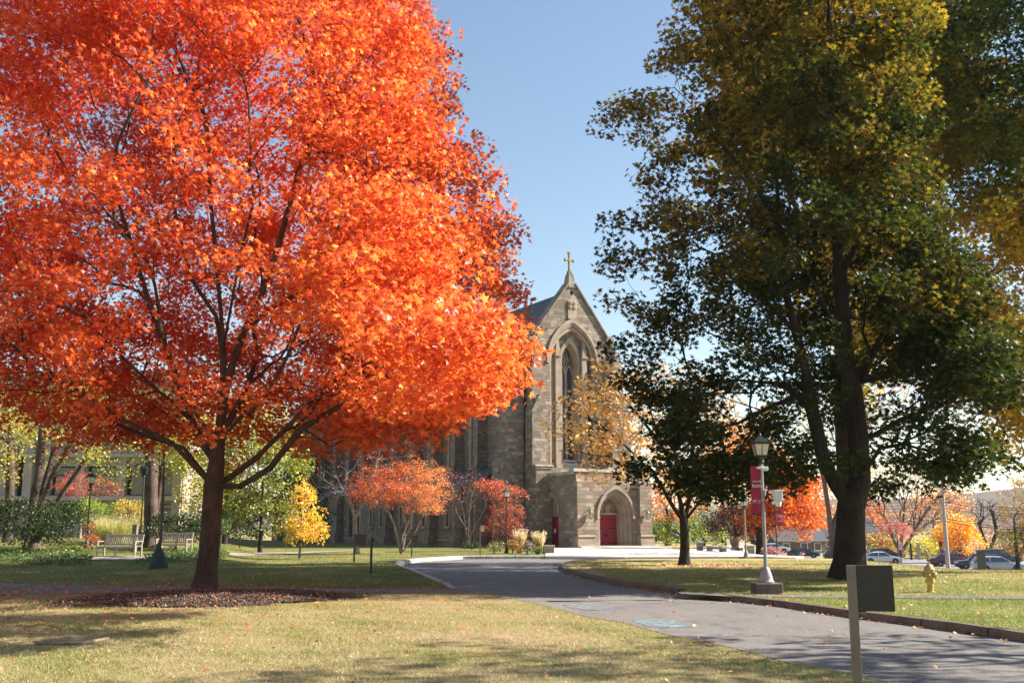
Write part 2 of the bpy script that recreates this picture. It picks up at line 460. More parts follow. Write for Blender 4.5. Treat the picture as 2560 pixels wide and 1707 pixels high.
def pick(pal, n, w=None):
    pal = np.array(pal); i = rng.choice(len(pal), n, p=None if w is None else np.array(w) / np.sum(w)); return pal[i] * rng.uniform(0.8, 1.18, (n, 1))
def profile_points(n, base, prof, inner=0.35, noise_amp=0.12, depth_k=1.0, power=0.6, seed=1.0, front=1.0):
    """points in a crown given by (z, left radius, right radius) rows about the base axis"""
    z = np.array([p[0] for p in prof]); L = np.array([p[1] for p in prof]); Rr = np.array([p[2] for p in prof])
    o = np.argsort(z); z, L, Rr = z[o], L[o], Rr[o]
    zz = np.linspace(z[0], z[-1], 200); w = (np.interp(zz, z, L) + np.interp(zz, z, Rr)) ** 2 / 4 + 0.05
    cdf = np.cumsum(w); cdf /= cdf[-1]
    pz = np.interp(rng.random(n), cdf, zz); az = rng.uniform(0, 2 * math.pi, n)
    l = np.interp(pz, z, L); r = np.interp(pz, z, Rr); c = np.cos(az)
    rad = np.where(c > 0, r * c * c + (l + r) / 2 * (1 - c * c), l * c * c + (l + r) / 2 * (1 - c * c))
    rad = rad * (1 - (1 - depth_k) * np.abs(np.sin(az)))
    t = inner + (1 - inner) * rng.random(n) ** power
    q = np.stack([base[0] + rad * t * c, base[1] + rad * t * np.sin(az), pz], 1)
    k = 1 + noise_amp * wave(q, 0.7, seed) + noise_amp * 0.7 * wave(q, 1.9, seed + 2)
    q[:, 0] = base[0] + (q[:, 0] - base[0]) * k; q[:, 1] = base[1] + (q[:, 1] - base[1]) * k
    q[:, 2] += rng.normal(0, 0.15, n)
    return q
def blob_points(n, blobs, shell=0.55):
    """points in a union of ellipsoids (centre, radii)"""
    vol = np.array([b[1][0] * b[1][1] * b[1][2] for b in blobs]) ** 0.8; vol /= vol.sum(); out = []
    for b, k in zip(blobs, rng.multinomial(n, vol)):
        d = rng.normal(0, 1, (k, 3)); d /= np.linalg.norm(d, axis=1, keepdims=True)
        r = (shell ** 3 + (1 - shell ** 3) * rng.random((k, 1))) ** (1 / 3) * (1 + 0.19 * np.clip(rng.normal(0, 1, (k, 1)), -2, 1.6))
        out.append(np.array(b[0]) + d * r * np.array(b[1]))
    return np.concatenate(out)
def finish_tree(name, label, cat, base, limbs, att, bark, lmat, colour, r_base, r_tip=0.008, per=12, sh=0.25, sv=0.15, size=(0.1, 0.16), kind='oval',
                up=1.0, droop=0.25, bf=0.35, seg=0.5, lift=0.15, group=None, flare=0.5, flare_h=0.35, leafy=None, wob=0.06, tail=0, maxn=10, flen=None):
    """a tree: an empty at its base with a trunk (and limbs) and a crown"""
    root = empty(name, base, 0, label, cat, group); b = np.array(base)
    limbs = [[np.array(p) - b for p in l] for l in limbs]; att = att - b
    pos, par, dr = skeleton(limbs, att, bf, seg, lift, wob)
    link('trunk', wood_mesh('trunk', pos, par, r_tip, r_base, flare, flare_h, maxn), bark, root)
    if per > 0:
        has = np.zeros(len(pos), bool); has[par[par >= 0]] = True; tips = np.where(~has)[0]
        for _ in range(tail): tips = np.unique(np.concatenate([tips, par[tips]]))
        if leafy is not None: tips = tips[leafy(pos[tips] + b)]
        if len(tips):
            c, nr, ax, sz = scatter(pos, tips, per, sh, sv, up, size, droop)
            link('crown', leaves_mesh('crown', c, nr, ax, sz, colour(c + b), kind), lmat, root)
    return root

# ------------------------------------------------------------------ ground, road, paths
road_near = gp((1145, 1481), (1232, 1486), (1359, 1513), (1461, 1539), (1563, 1557), (1665, 1585), (1767, 1605), (1869, 1628), (1971, 1656), (2100, 1680), (2250, 1712))
road_right = gp((2560, 1603), (2400, 1580), (2272, 1561), (2145, 1545), (2040, 1530), (1971, 1518), (1823, 1502), (1760, 1493), (1701, 1486), (1665, 1478), (1563, 1465), (1461, 1444), (1412, 1429), (1402, 1421), (1412, 1412), (1436, 1407), (1500, 1404), (1614, 1402), (2100, 1402))
road_back = gp((2100, 1399), (1895, 1397), (1563, 1399), (1359, 1396), (1155, 1397), (1053, 1403.5), (1015, 1409), (999, 1417), (1010, 1423), (1060, 1440), (1119, 1460), (1140, 1472))
off_near = [(4.5, 8.0), (5.4, 4.0), (6.6, -6.0)]
off_right = [(11.2, -6.0), (9.6, 5.0), (8.2, 11.0)]
ROAD = road_near + off_near + off_right + road_right + [(24, 52)] + [(24, 54)] + road_back
RIGHT = off_right[:1] + off_right[1:] + road_right + [(30, 51), (75, 51), (75, -6)]
walk_top = gp((0, 1457), (230, 1463), (478, 1467), (689, 1469), (900, 1472), (1140, 1474))
walk_bot = gp((0, 1488), (230, 1483), (478, 1479), (727, 1479), (900, 1482), (1145, 1485))
WALK = walk_bot[::-1] + [(-40, 22)] + [(-40, 33)] + walk_top
LEFT = [(-60, 34), (-40, 33)] + walk_top + road_back[::-1][:-3] + gp((1362, 1392.5), (1366, 1378)) + [(2.0, 80), (3, 92), (-45, 150), (-110, 150), (-110, 34)]
def H(x, y):
    """height of the lawns as laid"""
    x = np.atleast_1d(np.asarray(x, float)); y = np.atleast_1d(np.asarray(y, float))
    h = T(x, y) + 0.11 * inside(RIGHT, x, y) + (0.012 + 0.1 * ss(29, 40, y)) * inside(LEFT, x, y)
    return h if len(h) > 1 else float(h[0])
def onto(u, v):
    """point on the lawn under a pixel"""
    p = G(u, v)
    for _ in range(4):
        h = H(p.x, p.y) - float(T(p.x, p.y)); p = G(u, v, h)
    p.z = H(p.x, p.y); return p

def lawn_mat(name, straw, green, bias, patch=0.35, soil=(0.10, 0.07, 0.035), dry=None):
    m, nt, out = new_mat(name); v = coord(nt)
    n1 = noise(nt, patch, 6, 0.62, v); n2 = noise(nt, 7.0, 5, 0.75, v); n3 = noise(nt, 60.0, 3, 0.8, v)
    ad = N(nt, 'ShaderNodeMath', operation='ADD'); nt.links.new(n1, ad.inputs[0])
    ml = N(nt, 'ShaderNodeMath', operation='MULTIPLY_ADD'); nt.links.new(n2, ml.inputs[0]); ml.inputs[1].default_value = 0.5; ml.inputs[2].default_value = bias - 0.25
    nt.links.new(ml.outputs[0], ad.inputs[1])
    if dry:                                      # strawer far strip; its sunlit tone is put into the colour
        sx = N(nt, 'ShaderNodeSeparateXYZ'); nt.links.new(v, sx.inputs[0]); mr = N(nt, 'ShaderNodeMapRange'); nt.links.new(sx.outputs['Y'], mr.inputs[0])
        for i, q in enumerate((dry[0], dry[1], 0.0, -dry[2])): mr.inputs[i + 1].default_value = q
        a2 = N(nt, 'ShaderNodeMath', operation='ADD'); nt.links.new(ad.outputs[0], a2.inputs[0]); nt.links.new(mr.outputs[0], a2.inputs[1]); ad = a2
    cc = ramp(nt, ad.outputs[0], [(0.36, straw), (0.5, tuple((a + b) / 2 for a, b in zip(straw, green))), (0.66, green)])
    cc = mix(nt, ramp(nt, n3, [(0.28, (0.75, 0.75, 0.75)), (0.5, (0, 0, 0))]), cc, soil)
    princ(nt, out, cc, 1.0, 0, bump(nt, n3, 0.7, 0.03), 0.1); return m
STRAW, GREEN = (0.37, 0.29, 0.16), (0.17, 0.19, 0.045)
m_lawn = lawn_mat('lawn_dry', STRAW, (0.25, 0.24, 0.075), 0.0)
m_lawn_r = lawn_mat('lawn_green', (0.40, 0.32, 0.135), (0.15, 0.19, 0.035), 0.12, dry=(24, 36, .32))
m_lawn_l = lawn_mat('lawn_mixed', (0.27, 0.23, 0.085), (0.10, 0.125, 0.028), 0.06)
def asphalt(name, c, coarse=1.0):
    m, nt, out = new_mat(name); v = coord(nt)
    n1 = noise(nt, 0.35, 6, 0.65, v); n2 = noise(nt, 90, 3, 0.8, v); n3 = noise(nt, 1.6, 6, 0.7, mapping(nt, v, (1, 0.5, 1)))
    cc = ramp(nt, n1, [(0.3, tuple(x * 0.72 for x in c)), (0.5, c), (0.7, tuple(x * 1.25 for x in c))])
    cc = mix(nt, ramp(nt, n2, [(0.42, (0, 0, 0)), (0.72, (1, 1, 1))]), cc, tuple(min(1, x * 2.7) for x in c))
    cc = mix(nt, ramp(nt, noise(nt, 22, 4, .75, v), [(0.36, (.7, .7, .7)), (0.5, (0, 0, 0))]), cc, tuple(x * .5 for x in c))
    vo = N(nt, 'ShaderNodeTexVoronoi', Scale=0.16); vo.feature = 'DISTANCE_TO_EDGE'
    dn = N(nt, 'ShaderNodeTexNoise', Scale=1.3, Detail=5.0); nt.links.new(v, dn.inputs['Vector'])
    va = N(nt, 'ShaderNodeVectorMath', operation='MULTIPLY_ADD'); nt.links.new(dn.outputs['Color'], va.inputs[0]); va.inputs[1].default_value = (1.2, 1.2, 0); nt.links.new(v, va.inputs[2])
    nt.links.new(va.outputs[0], vo.inputs['Vector'])
    cc = mix(nt, ramp(nt, vo.outputs['Distance'], [(0.0015, (0.6, 0.6, 0.6)), (0.006, (0, 0, 0))]), cc, tuple(x * 0.35 for x in c))
    cc = mix(nt, ramp(nt, n3, [(0.52, (0, 0, 0)), (0.66, (0.6, 0.6, 0.6))]), cc, tuple(x * 0.55 for x in c))
    princ(nt, out, cc, 0.8, 0, bump(nt, n2, 0.6 * coarse, 0.012), 0.35); return m
m_road = asphalt('road_asphalt', (0.118, 0.109, 0.102))
m_walk = asphalt('path_asphalt', (0.12, 0.105, 0.09))
m_street = asphalt('street_asphalt', (0.17, 0.165, 0.17))
m_conc = plain('concrete', (0.42, 0.39, 0.34), 0.9, 0, 0.2, 1.3, 0.4)
m_conc_w = plain('concrete_pale', (0.46, 0.43, 0.38), 0.9, 0, 0.14, 0.8, 0.3)
m_conc_d = plain('concrete_weathered', (0.105, 0.085, 0.066), 0.95, 0, 0.3, 2.2, 0.8)
def kerb_material(name, c):
    m, nt, out = new_mat(name); uv = coord(nt, 'UV'); v = coord(nt)
    b = N(nt, 'ShaderNodeTexBrick', Scale=1.0); b.offset = 0; b.inputs['Brick Width'].default_value = 1.6; b.inputs['Row Height'].default_value = 50.0
    b.inputs['Mortar Size'].default_value = 0.02; nt.links.new(uv, b.inputs['Vector'])
    f = noise(nt, 1.8, 7, 0.72, v); f2 = noise(nt, 11, 5, 0.7, v)
    cc = ramp(nt, f, [(0.3, tuple(x * 0.45 for x in c)), (0.5, c), (0.7, tuple(min(1, x * 1.25) for x in c))])
    cc = mix(nt, ramp(nt, f2, [(0.45, (0, 0, 0)), (0.75, (0.5, 0.5, 0.5))]), cc, tuple(x * 0.45 for x in c))
    cc = mix(nt, b.outputs['Fac'], cc, (0.03, 0.026, 0.022))
    princ(nt, out, cc, 0.95, 0, bump(nt, f2, 0.8, 0.03), 0.2); return m
m_kerb = kerb_material('kerb_brown', (0.165, 0.115, 0.085)); m_kerb_w = kerb_material('kerb_pale', (0.48, 0.45, 0.40))

# base ground: fine grid near, coarse far, one sheet to the horizon
def axis_vals(lo, hi, near_lo, near_hi, st):
    a = list(np.arange(near_lo, near_hi + .01, st)); x = near_hi; s = st
    while x < hi: s *= 1.35; x += s; a.append(min(x, hi))
    x = near_lo; s = st
    while x > lo: s *= 1.35; x -= s; a.insert(0, max(x, lo))
    return np.array(a)
gx = axis_vals(-5000, 5000, -70, 90, 2.0); gy = axis_vals(-300, 7000, -8, 180, 2.0)
X, Y = np.meshgrid(gx, gy); Z = T(X, Y) - 0.004
me = bpy.data.meshes.new('ground'); nx, ny = len(gx), len(gy)
me.from_pydata(np.stack([X.ravel(), Y.ravel(), Z.ravel()], 1).tolist(), [], [(j * nx + i, j * nx + i + 1, (j + 1) * nx + i + 1, (j + 1) * nx + i) for j in range(ny - 1) for i in range(nx - 1)])
me.update(); tag(link('ground', me, m_lawn), kind='structure')

grid_sheet('road', ROAD, lambda x, y: T(x, y) + 0.004, m_road)
grid_sheet('footpath', WALK, lambda x, y: T(x, y) + 0.014 + 0.0 * x, m_walk)
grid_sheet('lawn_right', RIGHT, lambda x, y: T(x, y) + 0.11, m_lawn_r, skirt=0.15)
grid_sheet('lawn_left', LEFT, lambda x, y: T(x, y) + 0.012 + 0.1 * ss(29, 40, y), m_lawn_l, step=1.0, skirt=0.15)
side = gp((1700, 1484), (1823, 1491), (2040, 1494), (2300, 1496), (2560, 1497.5), off=0.11) + [(30, 22.2)] + [(30, 24.4)] + gp((2560, 1489), (2300, 1488), (2040, 1486), (1823, 1483), (1690, 1479), off=0.11)
grid_sheet('pavement', side, lambda x, y: T(x, y) + 0.122, m_walk)
p2 = gp((-400, 1402), (0, 1400), (200, 1401), (370, 1400), (520, 1396), (640, 1389), (770, 1383), (900, 1377), off=.1) + gp((900, 1375), (770, 1379), (640, 1382), (560, 1383), (420, 1389), (233, 1390), (0, 1384), (-400, 1386), off=.1)
grid_sheet('garden_path', p2, lambda x, y: T(x, y) + 0.135, asphalt('garden_path_asphalt', (0.20, 0.175, 0.155)), step=1.0)
plaza = gp((1362, 1391), (1563, 1393.5), (1895, 1391.5), (1990, 1395), off=0.12) + gp((2010, 1391), (1880, 1377), (1700, 1374), off=0.12) + [(9.5, 92), (1.5, 86)] + gp((1366, 1378), off=0.12)
grid_sheet('plaza', plaza, lambda x, y: T(x, y) + 0.145, m_conc_w, skirt=0.2)
st = [(20, 88), (34, 86), (62, 80), (140, 62), (150, 90), (70, 128), (52, 152), (30, 168), (12, 172), (8, 160), (24, 146), (27, 120)]
grid_sheet('street', st, lambda x, y: T(x, y) + 0.03, m_street)

def kerb(name, pts, w, h, mat, side=1, zoff=None):
    pts = [Vector((x, y, 0)) for x, y in pts]; fine = []
    for a, b in zip(pts, pts[1:]):
        k = max(1, int((b - a).length / 1.2))
        fine += [a + (b - a) * i / k for i in range(k)]
    fine.append(pts[-1]); m = MB(); rings = []; L = 0; us = []
    for i, p in enumerate(fine):
        d = (fine[min(i + 1, len(fine) - 1)] - fine[max(i - 1, 0)]).normalized(); n = Vector((-d.y, d.x, 0)) * side
        z = float(T(p.x, p.y)); hh = h if not callable(h) else h(p.x, p.y)
        wb = 0.012 * math.sin(i * 2.3) + 0.008 * math.sin(i * 5.1)
        prof = [(-0.05 + wb, -0.05), (-0.05 + wb, hh - 0.03), (-0.02 + wb, hh + wb * .5), (w, hh + 0.006), (w, -0.05)]
        rings.append([(p.x + n.x * a, p.y + n.y * a, z + b) for a, b in prof]); us.append(L)
        if i + 1 < len(fine): L += (fine[i + 1] - p).length
    m.loft(rings, True); me = m.mesh(name, uv=False); uv = me.uv_layers.new(name='UVMap')
    lv = [l.vertex_index for l in me.loops]
    for li, vi in enumerate(lv): uv.data[li].uv = (us[vi // 5], (vi % 5) * 0.1 + 0.02)
    return tag(link(name, me, mat), kind='structure')
rr = off_right[1:] + road_right
ka = [p for p in rr if p[1] < 25.2]; kb = gp((1701, 1486), (1665, 1478), (1563, 1465), (1461, 1444), (1412, 1429), (1402, 1421), (1412, 1412), (1436, 1407), (1500, 1404))
kerb('kerb_near', off_right[1:] + gp((2560, 1603), (2400, 1580), (2272, 1561), (2145, 1545), (2040, 1530), (1971, 1518), (1823, 1502), (1800, 1496)), 0.16, 0.13, m_kerb, side=-1)
kerb('kerb_island', kb, 0.16, 0.13, m_kerb, side=-1)
kerb('kerb_far', gp((2100, 1399), (1895, 1397), (1563, 1399), (1359, 1396), (1155, 1397), (1053, 1403.5), (1015, 1409), (999, 1417)), 0.22, 0.17, m_kerb_w, side=-1)
kerb('kerb_left', gp((999, 1417), (1010, 1423), (1060, 1440), (1119, 1460), (1140, 1472)), 0.15, lambda x, y: 0.03 + 0.1 * float(ss(27, 40, y)), m_kerb_w, side=-1)

# pale chalk pictures on the road
def chalk(pts, label, c, cover):
    m, nt, out = new_mat('chalk'); v = coord(nt); f = noise(nt, 3.2, 6, 0.75, mapping(nt, v, (1, .6, 1)), 1.2); f2 = noise(nt, 70, 3, .8, v)
    a = N(nt, 'ShaderNodeMath', operation='MULTIPLY_ADD'); nt.links.new(f2, a.inputs[0]); a.inputs[1].default_value = 0.7; nt.links.new(f, a.inputs[2])
    cc = ramp(nt, a.outputs[0], [(cover, (0.118, 0.109, 0.102)), (cover + .2, c), (cover + 0.42, tuple(min(.5, x * 1.45) for x in c))]); princ(nt, out, cc, 0.95, 0, bump(nt, f2, .5, .01), 0.2)
    b = MB(); g = gp(*pts); fine = []
    for i in range(len(g)):
        p, q = Vector((*g[i], 0)), Vector((*g[(i + 1) % len(g)], 0))
        for k in range(6):
            w = p.lerp(q, k / 6); fine.append((w.x + rng.normal(0, .03), w.y + rng.normal(0, .06), 0.009))
    b.sheet(fine); o = b.build('chalk_drawing', m); tag(o, label, 'chalk drawing', 'chalk pictures on the road')
chalk([(1404, 1513), (1470, 1511), (1520, 1516), (1526, 1523), (1462, 1527), (1428, 1519)], 'smaller farther pale blue chalk drawing on the grey drive', (0.17, 0.22, 0.235), 0.78)
chalk([(1580, 1551), (1660, 1549), (1735, 1560), (1738, 1567), (1660, 1570), (1612, 1566)], 'larger nearer pale blue chalk drawing at the drive edge', (0.16, 0.235, 0.26), 0.74)
chalk([(1742, 1588), (1850, 1583), (1910, 1587), (1925, 1590), (1850, 1590), (1756, 1594)], 'thin whitish chalk streak on the drive nearest the dark sign', (0.24, 0.235, 0.22), 0.84)

# distant wooded hill
hm, nt, out = new_mat('hill_wood'); v = coord(nt)
princ(nt, out, ramp(nt, noise(nt, 0.02, 8, .7, v), [(0.35, (0.10, 0.085, 0.07)), (0.55, (0.17, 0.13, 0.10)), (0.7, (0.13, 0.13, 0.08))]), 1.0, 0, bump(nt, noise(nt, 0.06, 6, .8, v), 0.8, 4), 0.0)
hx = np.linspace(-1500, 4200, 160); hy = np.linspace(500, 2600, 46); X, Y = np.meshgrid(hx, hy)
ridge = 70 * np.exp(-((Y - 1500) / 420) ** 2) * (0.55 + 0.45 * ss(-200, 1500, X)) + 25 * np.exp(-((Y - 820) / 150) ** 2) * ss(100, 500, X)
Z = ridge * (1 + 0.10 * np.sin(X * 0.006 + Y * .002) + 0.07 * np.sin(X * 0.017 + 1)) - 6 + rng.normal(0, 1.0, X.shape) * (ridge > 6)
me = bpy.data.meshes.new('hill'); nx, ny = len(hx), len(hy)
me.from_pydata(np.stack([X.ravel(), Y.ravel(), Z.ravel()], 1).tolist(), [], [(j * nx + i, j * nx + i + 1, (j + 1) * nx + i + 1, (j + 1) * nx + i) for j in range(ny - 1) for i in range(nx - 1)])
me.update(); me.shade_smooth(); tag(link('hill', me, hm), kind='structure')

# ------------------------------------------------------------------ chapel
m_stone = stone_mat('chapel_stone', (0.145, 0.122, 0.098), (0.33, 0.285, 0.235), (0.20, 0.175, 0.148), 0.62, 0.27, warm=(0.22, 0.168, 0.128))
m_stone_p = stone_mat('porch_stone', (0.18, 0.145, 0.11), (0.34, 0.285, 0.222), (0.225, 0.195, 0.16), 0.7, 0.30, warm=(0.23, 0.16, 0.12))
m_stone_s = stone_mat('side_stone', (0.15, 0.115, 0.09), (0.30, 0.25, 0.20), (0.27, 0.24, 0.20), 0.42, 0.17, ms=0.014, warm=(0.20, 0.14, 0.11))
m_dress = plain('dressed_limestone', (0.31, 0.25, 0.195), 0.9, 0, 0.16, 1.2, 0.35, 0.2)
m_cap = plain('weathered_coping', (0.40, 0.365, 0.31), 0.9, 0, 0.25, 1.6, 0.4, 0.2)
m_cope = plain('grey_coping', (0.20, 0.175, 0.15), 0.9, 0, 0.25, 1.6, 0.5, 0.2)
m_cross = plain('bronze_cross', (0.20, 0.15, 0.055), 0.6, 0.3, 0.2, 3.0)
m_door = plain('red_door', (0.25, 0.006, 0.02), 0.5, 0, 0.14, 2.0, 0.15)
m_iron = plain('black_iron', (0.02, 0.02, 0.02), 0.5, 0.6, 0.2, 8.0)
m_verd = plain('verdigris', (0.12, 0.17, 0.13), 0.6, 0.5, 0.25, 9.0)
m_lamp_y = plain('amber_glass', (0.55, 0.46, 0.25), 0.3, 0, 0.1, 5)
m_slate, nt, out = new_mat('slate_roof'); uv = coord(nt, 'UV')
b = N(nt, 'ShaderNodeTexBrick', Scale=1.0); b.inputs['Brick Width'].default_value = 0.4; b.inputs['Row Height'].default_value = 0.32; b.inputs['Mortar Size'].default_value = 0.012
b.inputs['Color1'].default_value = (0.04, 0.05, 0.058, 1); b.inputs['Color2'].default_value = (0.075, 0.09, 0.10, 1); b.inputs['Mortar'].default_value = (0.015, 0.02, 0.025, 1); nt.links.new(uv, b.inputs['Vector'])
princ(nt, out, mix(nt, 0.5, b.outputs['Color'], mix(nt, noise(nt, 0.8, 5, .6, uv), (0.04, 0.055, 0.07), (0.11, 0.13, 0.15))), 0.85, 0, bump(nt, b.outputs['Fac'], -0.6, 0.03))
def glass_mat(name, base, rough=0.12, lead=(0.45, 0.65)):
    m, nt, out = new_mat(name); uv = coord(nt, 'UV')
    b = N(nt, 'ShaderNodeTexBrick', Scale=1.0); b.offset = 0; b.inputs['Brick Width'].default_value = lead[0]; b.inputs['Row Height'].default_value = lead[1]; b.inputs['Mortar Size'].default_value = 0.014
    nt.links.new(uv, b.inputs['Vector']); f = noise(nt, 5, 5, .7, uv)
    cc = ramp(nt, f, [(0.35, tuple(x * .6 for x in base)), (0.65, tuple(x * 1.5 for x in base))])
    cc = mix(nt, b.outputs['Fac'], cc, (0.012, 0.012, 0.012))
    princ(nt, out, cc, rough, 0, bump(nt, noise(nt, 3, 3, .6, uv), 0.12, 0.03), 0.8); return m
m_glass = glass_mat('leaded_glass', (0.035, 0.05, 0.065))

CH = Vector((5.2, 87.0, 0.0))
chapel = empty('chapel', CH, R(30), 'tall grey stone chapel with a cross on its gable and red doors', 'chapel')
NAVE_L = 62.0; NW = 4.7
# facade with its great arched recess, central lancet and flanking lancets behind it
AR = [(2.45, 15.2, 18.75)]
m = MB()
gab = [(-4.3, 0), (4.3, 0), (4.3, 17.2), (3.6, 18.2), (0.35, 22.55), (-0.35, 22.55), (-3.6, 18.2), (-4.3, 17.2)]
m.plate(gab, [arch(2.3, 15.5, 18.75, 12, 0, 6.6), [(-.16, 21.6), (.16, 21.6), (.16, 21.95), (-.16, 21.95)]], 0.0, 0.9)
m.build('gable_wall', m_stone, chapel)
m = MB(); m.plate([(-2.6, 6.4), (2.6, 6.4), (2.6, 19.0), (-2.6, 19.0)],
                  [arch(0.98, 15.9, 17.75, 10, 0, 7.2), arch(0.27, 15.5, 16.1, 6, 2.02, 7.4), arch(0.27, 15.5, 16.1, 6, -2.02, 7.4)], 0.55, 1.5)
m.build('recess_wall', m_stone, chapel)
m = MB()
for k, (w0, w1, za, zb, y0, y1) in enumerate([(2.12, 2.38, 18.45, 18.9, 0.06, 0.6), (2.36, 2.5, 18.88, 19.14, -0.06, 0.1), (2.48, 2.66, 19.1, 19.5, -0.16, 0.12)]):
    arch_band(m, w0, w1, 15.5, za, zb, y0, y1, base=6.6 if k == 0 else 15.4, n=12)
m.build('great_arch', m_dress, chapel)
for s in (-1, 1):
    m = MB()
    m.box((s * 1.36, 0.36, 11.4), (0.52, 0.42, 9.7)); m.box((s * 1.36, 0.30, 16.5), (0.44, 0.36, 0.62)); m.box((s * 1.36, 0.33, 17.25), (0.36, 0.3, 0.9), top=(0.7, 0.7))
    m.box((s * 1.36, 0.28, 16.18), (0.62, 0.5, 0.14)); m.box((s * 1.36, 0.3, 6.75), (0.62, 0.55, 0.4))
    m.build('pilaster', m_dress, chapel)
wnd = link('window', None or (lambda b: b.mesh('window'))(MB().plate(arch(0.99, 15.9, 17.76, 10, 0, 7.3), [], 1.28, 1.34)), m_glass, chapel)
m = MB(); arch_band(m, 0.8, 1.02, 15.9, 17.35, 17.9, 0.42, 1.25, base=7.2, n=10); arch_band(m, 0.70, 0.82, 15.9, 17.2, 17.4, 0.85, 1.25, base=7.2, n=10)
m.build('frame', m_dress, wnd)
m = MB(); m.box((0, 1.2, 11.4), (0.13, 0.14, 8.2))
for s in (-1, 1):
    arch_band(m, 0.24, 0.34, 14.8, 15.45, 15.6, 1.12, 1.26, x0=s * 0.38, n=6)
    m.tube([(0, 1.2, 15.3), (s * .16, 1.2, 15.75), (s * .30, 1.2, 16.0), (s * .2, 1.2, 16.5), (0, 1.2, 16.9)], 0.045, 5)
    m.tube([(s * .66, 1.2, 15.4), (s * .42, 1.2, 15.9), (s * .55, 1.2, 16.4)], 0.04, 5)
m.tube([(.17 * math.cos(t), 1.2, 16.2 + .2 * math.sin(t)) for t in np.linspace(0, 6.283, 13)], 0.04, 5)
m.box((0, 1.2, 12.9), (1.5, 0.05, 0.05)); m.box((0, 1.2, 10.2), (1.5, 0.05, 0.05))
m.build('tracery', m_dress, wnd)
for s in (-1, 1):
    w = MB().plate(arch(0.28, 15.5, 16.12, 6, s * 2.02, 7.4), [], 1.1, 1.16).build('window', m_glass, chapel)
    f = MB(); arch_band(f, 0.22, 0.36, 15.5, 16.05, 16.35, 0.47, 1.1, base=7.3, x0=s * 2.02, n=6)
    for z in (12.4, 13.2, 14.1, 14.9): f.tube([(s * 2.02 - .22, 1.05, z), (s * 2.02, 1.05, z + .35), (s * 2.02 + .22, 1.05, z)], 0.03, 4)
    f.build('frame', m_dress, w)
MB().box((0, 1.0, 6.95), (5.0, 1.2, 0.75), top=(1, .6)).build('sill', m_cap, chapel)
m = MB(); m.box((0, -0.03, 20.25), (0.9, 0.12, 1.6))
pl = m.build('carved_plaque', m_dress, chapel)
m = MB()
for i in (-1, 1):
    for j in (-1, 1): m.lathe([(0.0, 0), (.17, 0), (.19, .03), (.10, .07), (.03, .03), (0, .03)], n=8, M=Matrix.Translation((i * .2, -.1, 20.65 + j * .2)) @ Matrix.Rotation(R(90), 4, 'X'))
m.build('quatrefoil', m_dress, pl)
# coping, apex block and cross
m = MB()
for s in (-1, 1):
    a, b2 = Vector((s * 3.75, 0.35, 18.0)), Vector((s * 0.3, 0.35, 22.6)); d = (b2 - a).normalized(); L = (b2 - a).length; c = (a + b2) / 2 + Vector((s * d.z, 0, -s * d.x * 0 + abs(d.x))) * 0.04
    ang = math.atan2(d.z, d.x)
    m.box((0, 0, 0), (L, 1.05, 0.12), M=Matrix.Translation(c) @ Matrix.Rotation(-ang, 4, 'Y'))
    m.box((s * 3.85, 0.35, 17.95), (0.8, 1.25, 0.5), top=(.8, 1)); m.box((s * 4.25, .35, 17.35), (0.55, 1.2, 0.3))
m.box((0, 0.35, 22.85), (0.75, 0.95, 1.2), top=(.62, .62)); m.box((0, .35, 23.55), (0.42, 0.42, 0.5), top=(.7, .7))
m.build('coping', m_cope, chapel)
m = MB(); m.bbox((0, .35, 24.52), (0.19, 0.17, 1.9), .03); m.bbox((0, .35, 24.77), (0.86, 0.15, 0.19), .03)
for p in ((-.42, 24.77), (.42, 24.77), (0, 25.45)): m.bbox((p[0], .35, p[1]), (.17 if p[0] else .27, .2, .27 if p[0] else .17), .03)
m.build('cross', m_cross, chapel)
# corner buttresses with set-offs and gablets
def buttress(x0, x1, y0, stages, side='front'):
    """stages: list of (z bottom, z top, projection, width)"""
    m = MB(); c = (x0 + x1) / 2
    for i, (za, zb, pr, w) in enumerate(stages):
        nxt = stages[i + 1] if i + 1 < len(stages) else None
        if side == 'front': m.box((c, y0 - pr / 2, (za + zb) / 2), (w, pr, zb - za))
        else: m.box((x0 - pr / 2, y0, (za + zb) / 2), (pr, w, zb - za))
        pn, wn_ = (nxt[2], nxt[3]) if nxt else (0.02, w * .9)
        hgt = (1.1 if nxt and i else 0.6) if nxt else 1.5
        if side == 'front':
            q = [(c - w / 2, y0 - pr, zb), (c + w / 2, y0 - pr, zb), (c + w / 2, y0, zb), (c - w / 2, y0, zb), (c, y0 - pr, zb + hgt * 1.2), (c, y0, zb + hgt * 1.2)] if i else None
        else:
            q = [(x0 - pr, y0 + w / 2, zb), (x0 - pr, y0 - w / 2, zb), (x0, y0 - w / 2, zb), (x0, y0 + w / 2, zb), (x0 - pr, y0, zb + hgt * 1.2), (x0, y0, zb + hgt * 1.2)] if i else None
        if q: m.add(q, [(0, 1, 4), (1, 2, 5, 4), (2, 3, 5), (3, 0, 4, 5)])
        else:
            if side == 'front': m.add([(c - w / 2 - .05, y0 - pr - .08, zb), (c + w / 2 + .05, y0 - pr - .08, zb), (c + w / 2 + .05, y0, zb + hgt), (c - w / 2 - .05, y0, zb + hgt), (c - w / 2 - .05, y0 - pr - .08, zb - .12), (c + w / 2 + .05, y0 - pr - .08, zb - .12), (c + w / 2 + .05, y0, zb - .12), (c - w / 2 - .05, y0, zb - .12)], [(0, 1, 2, 3), (4, 5, 1, 0), (5, 6, 2, 1), (7, 4, 0, 3), (7, 6, 5, 4)])
            else: m.box((x0 - pr / 2, y0, zb), (pr + .1, w + .1, .25), top=(.8, .8))
    return m
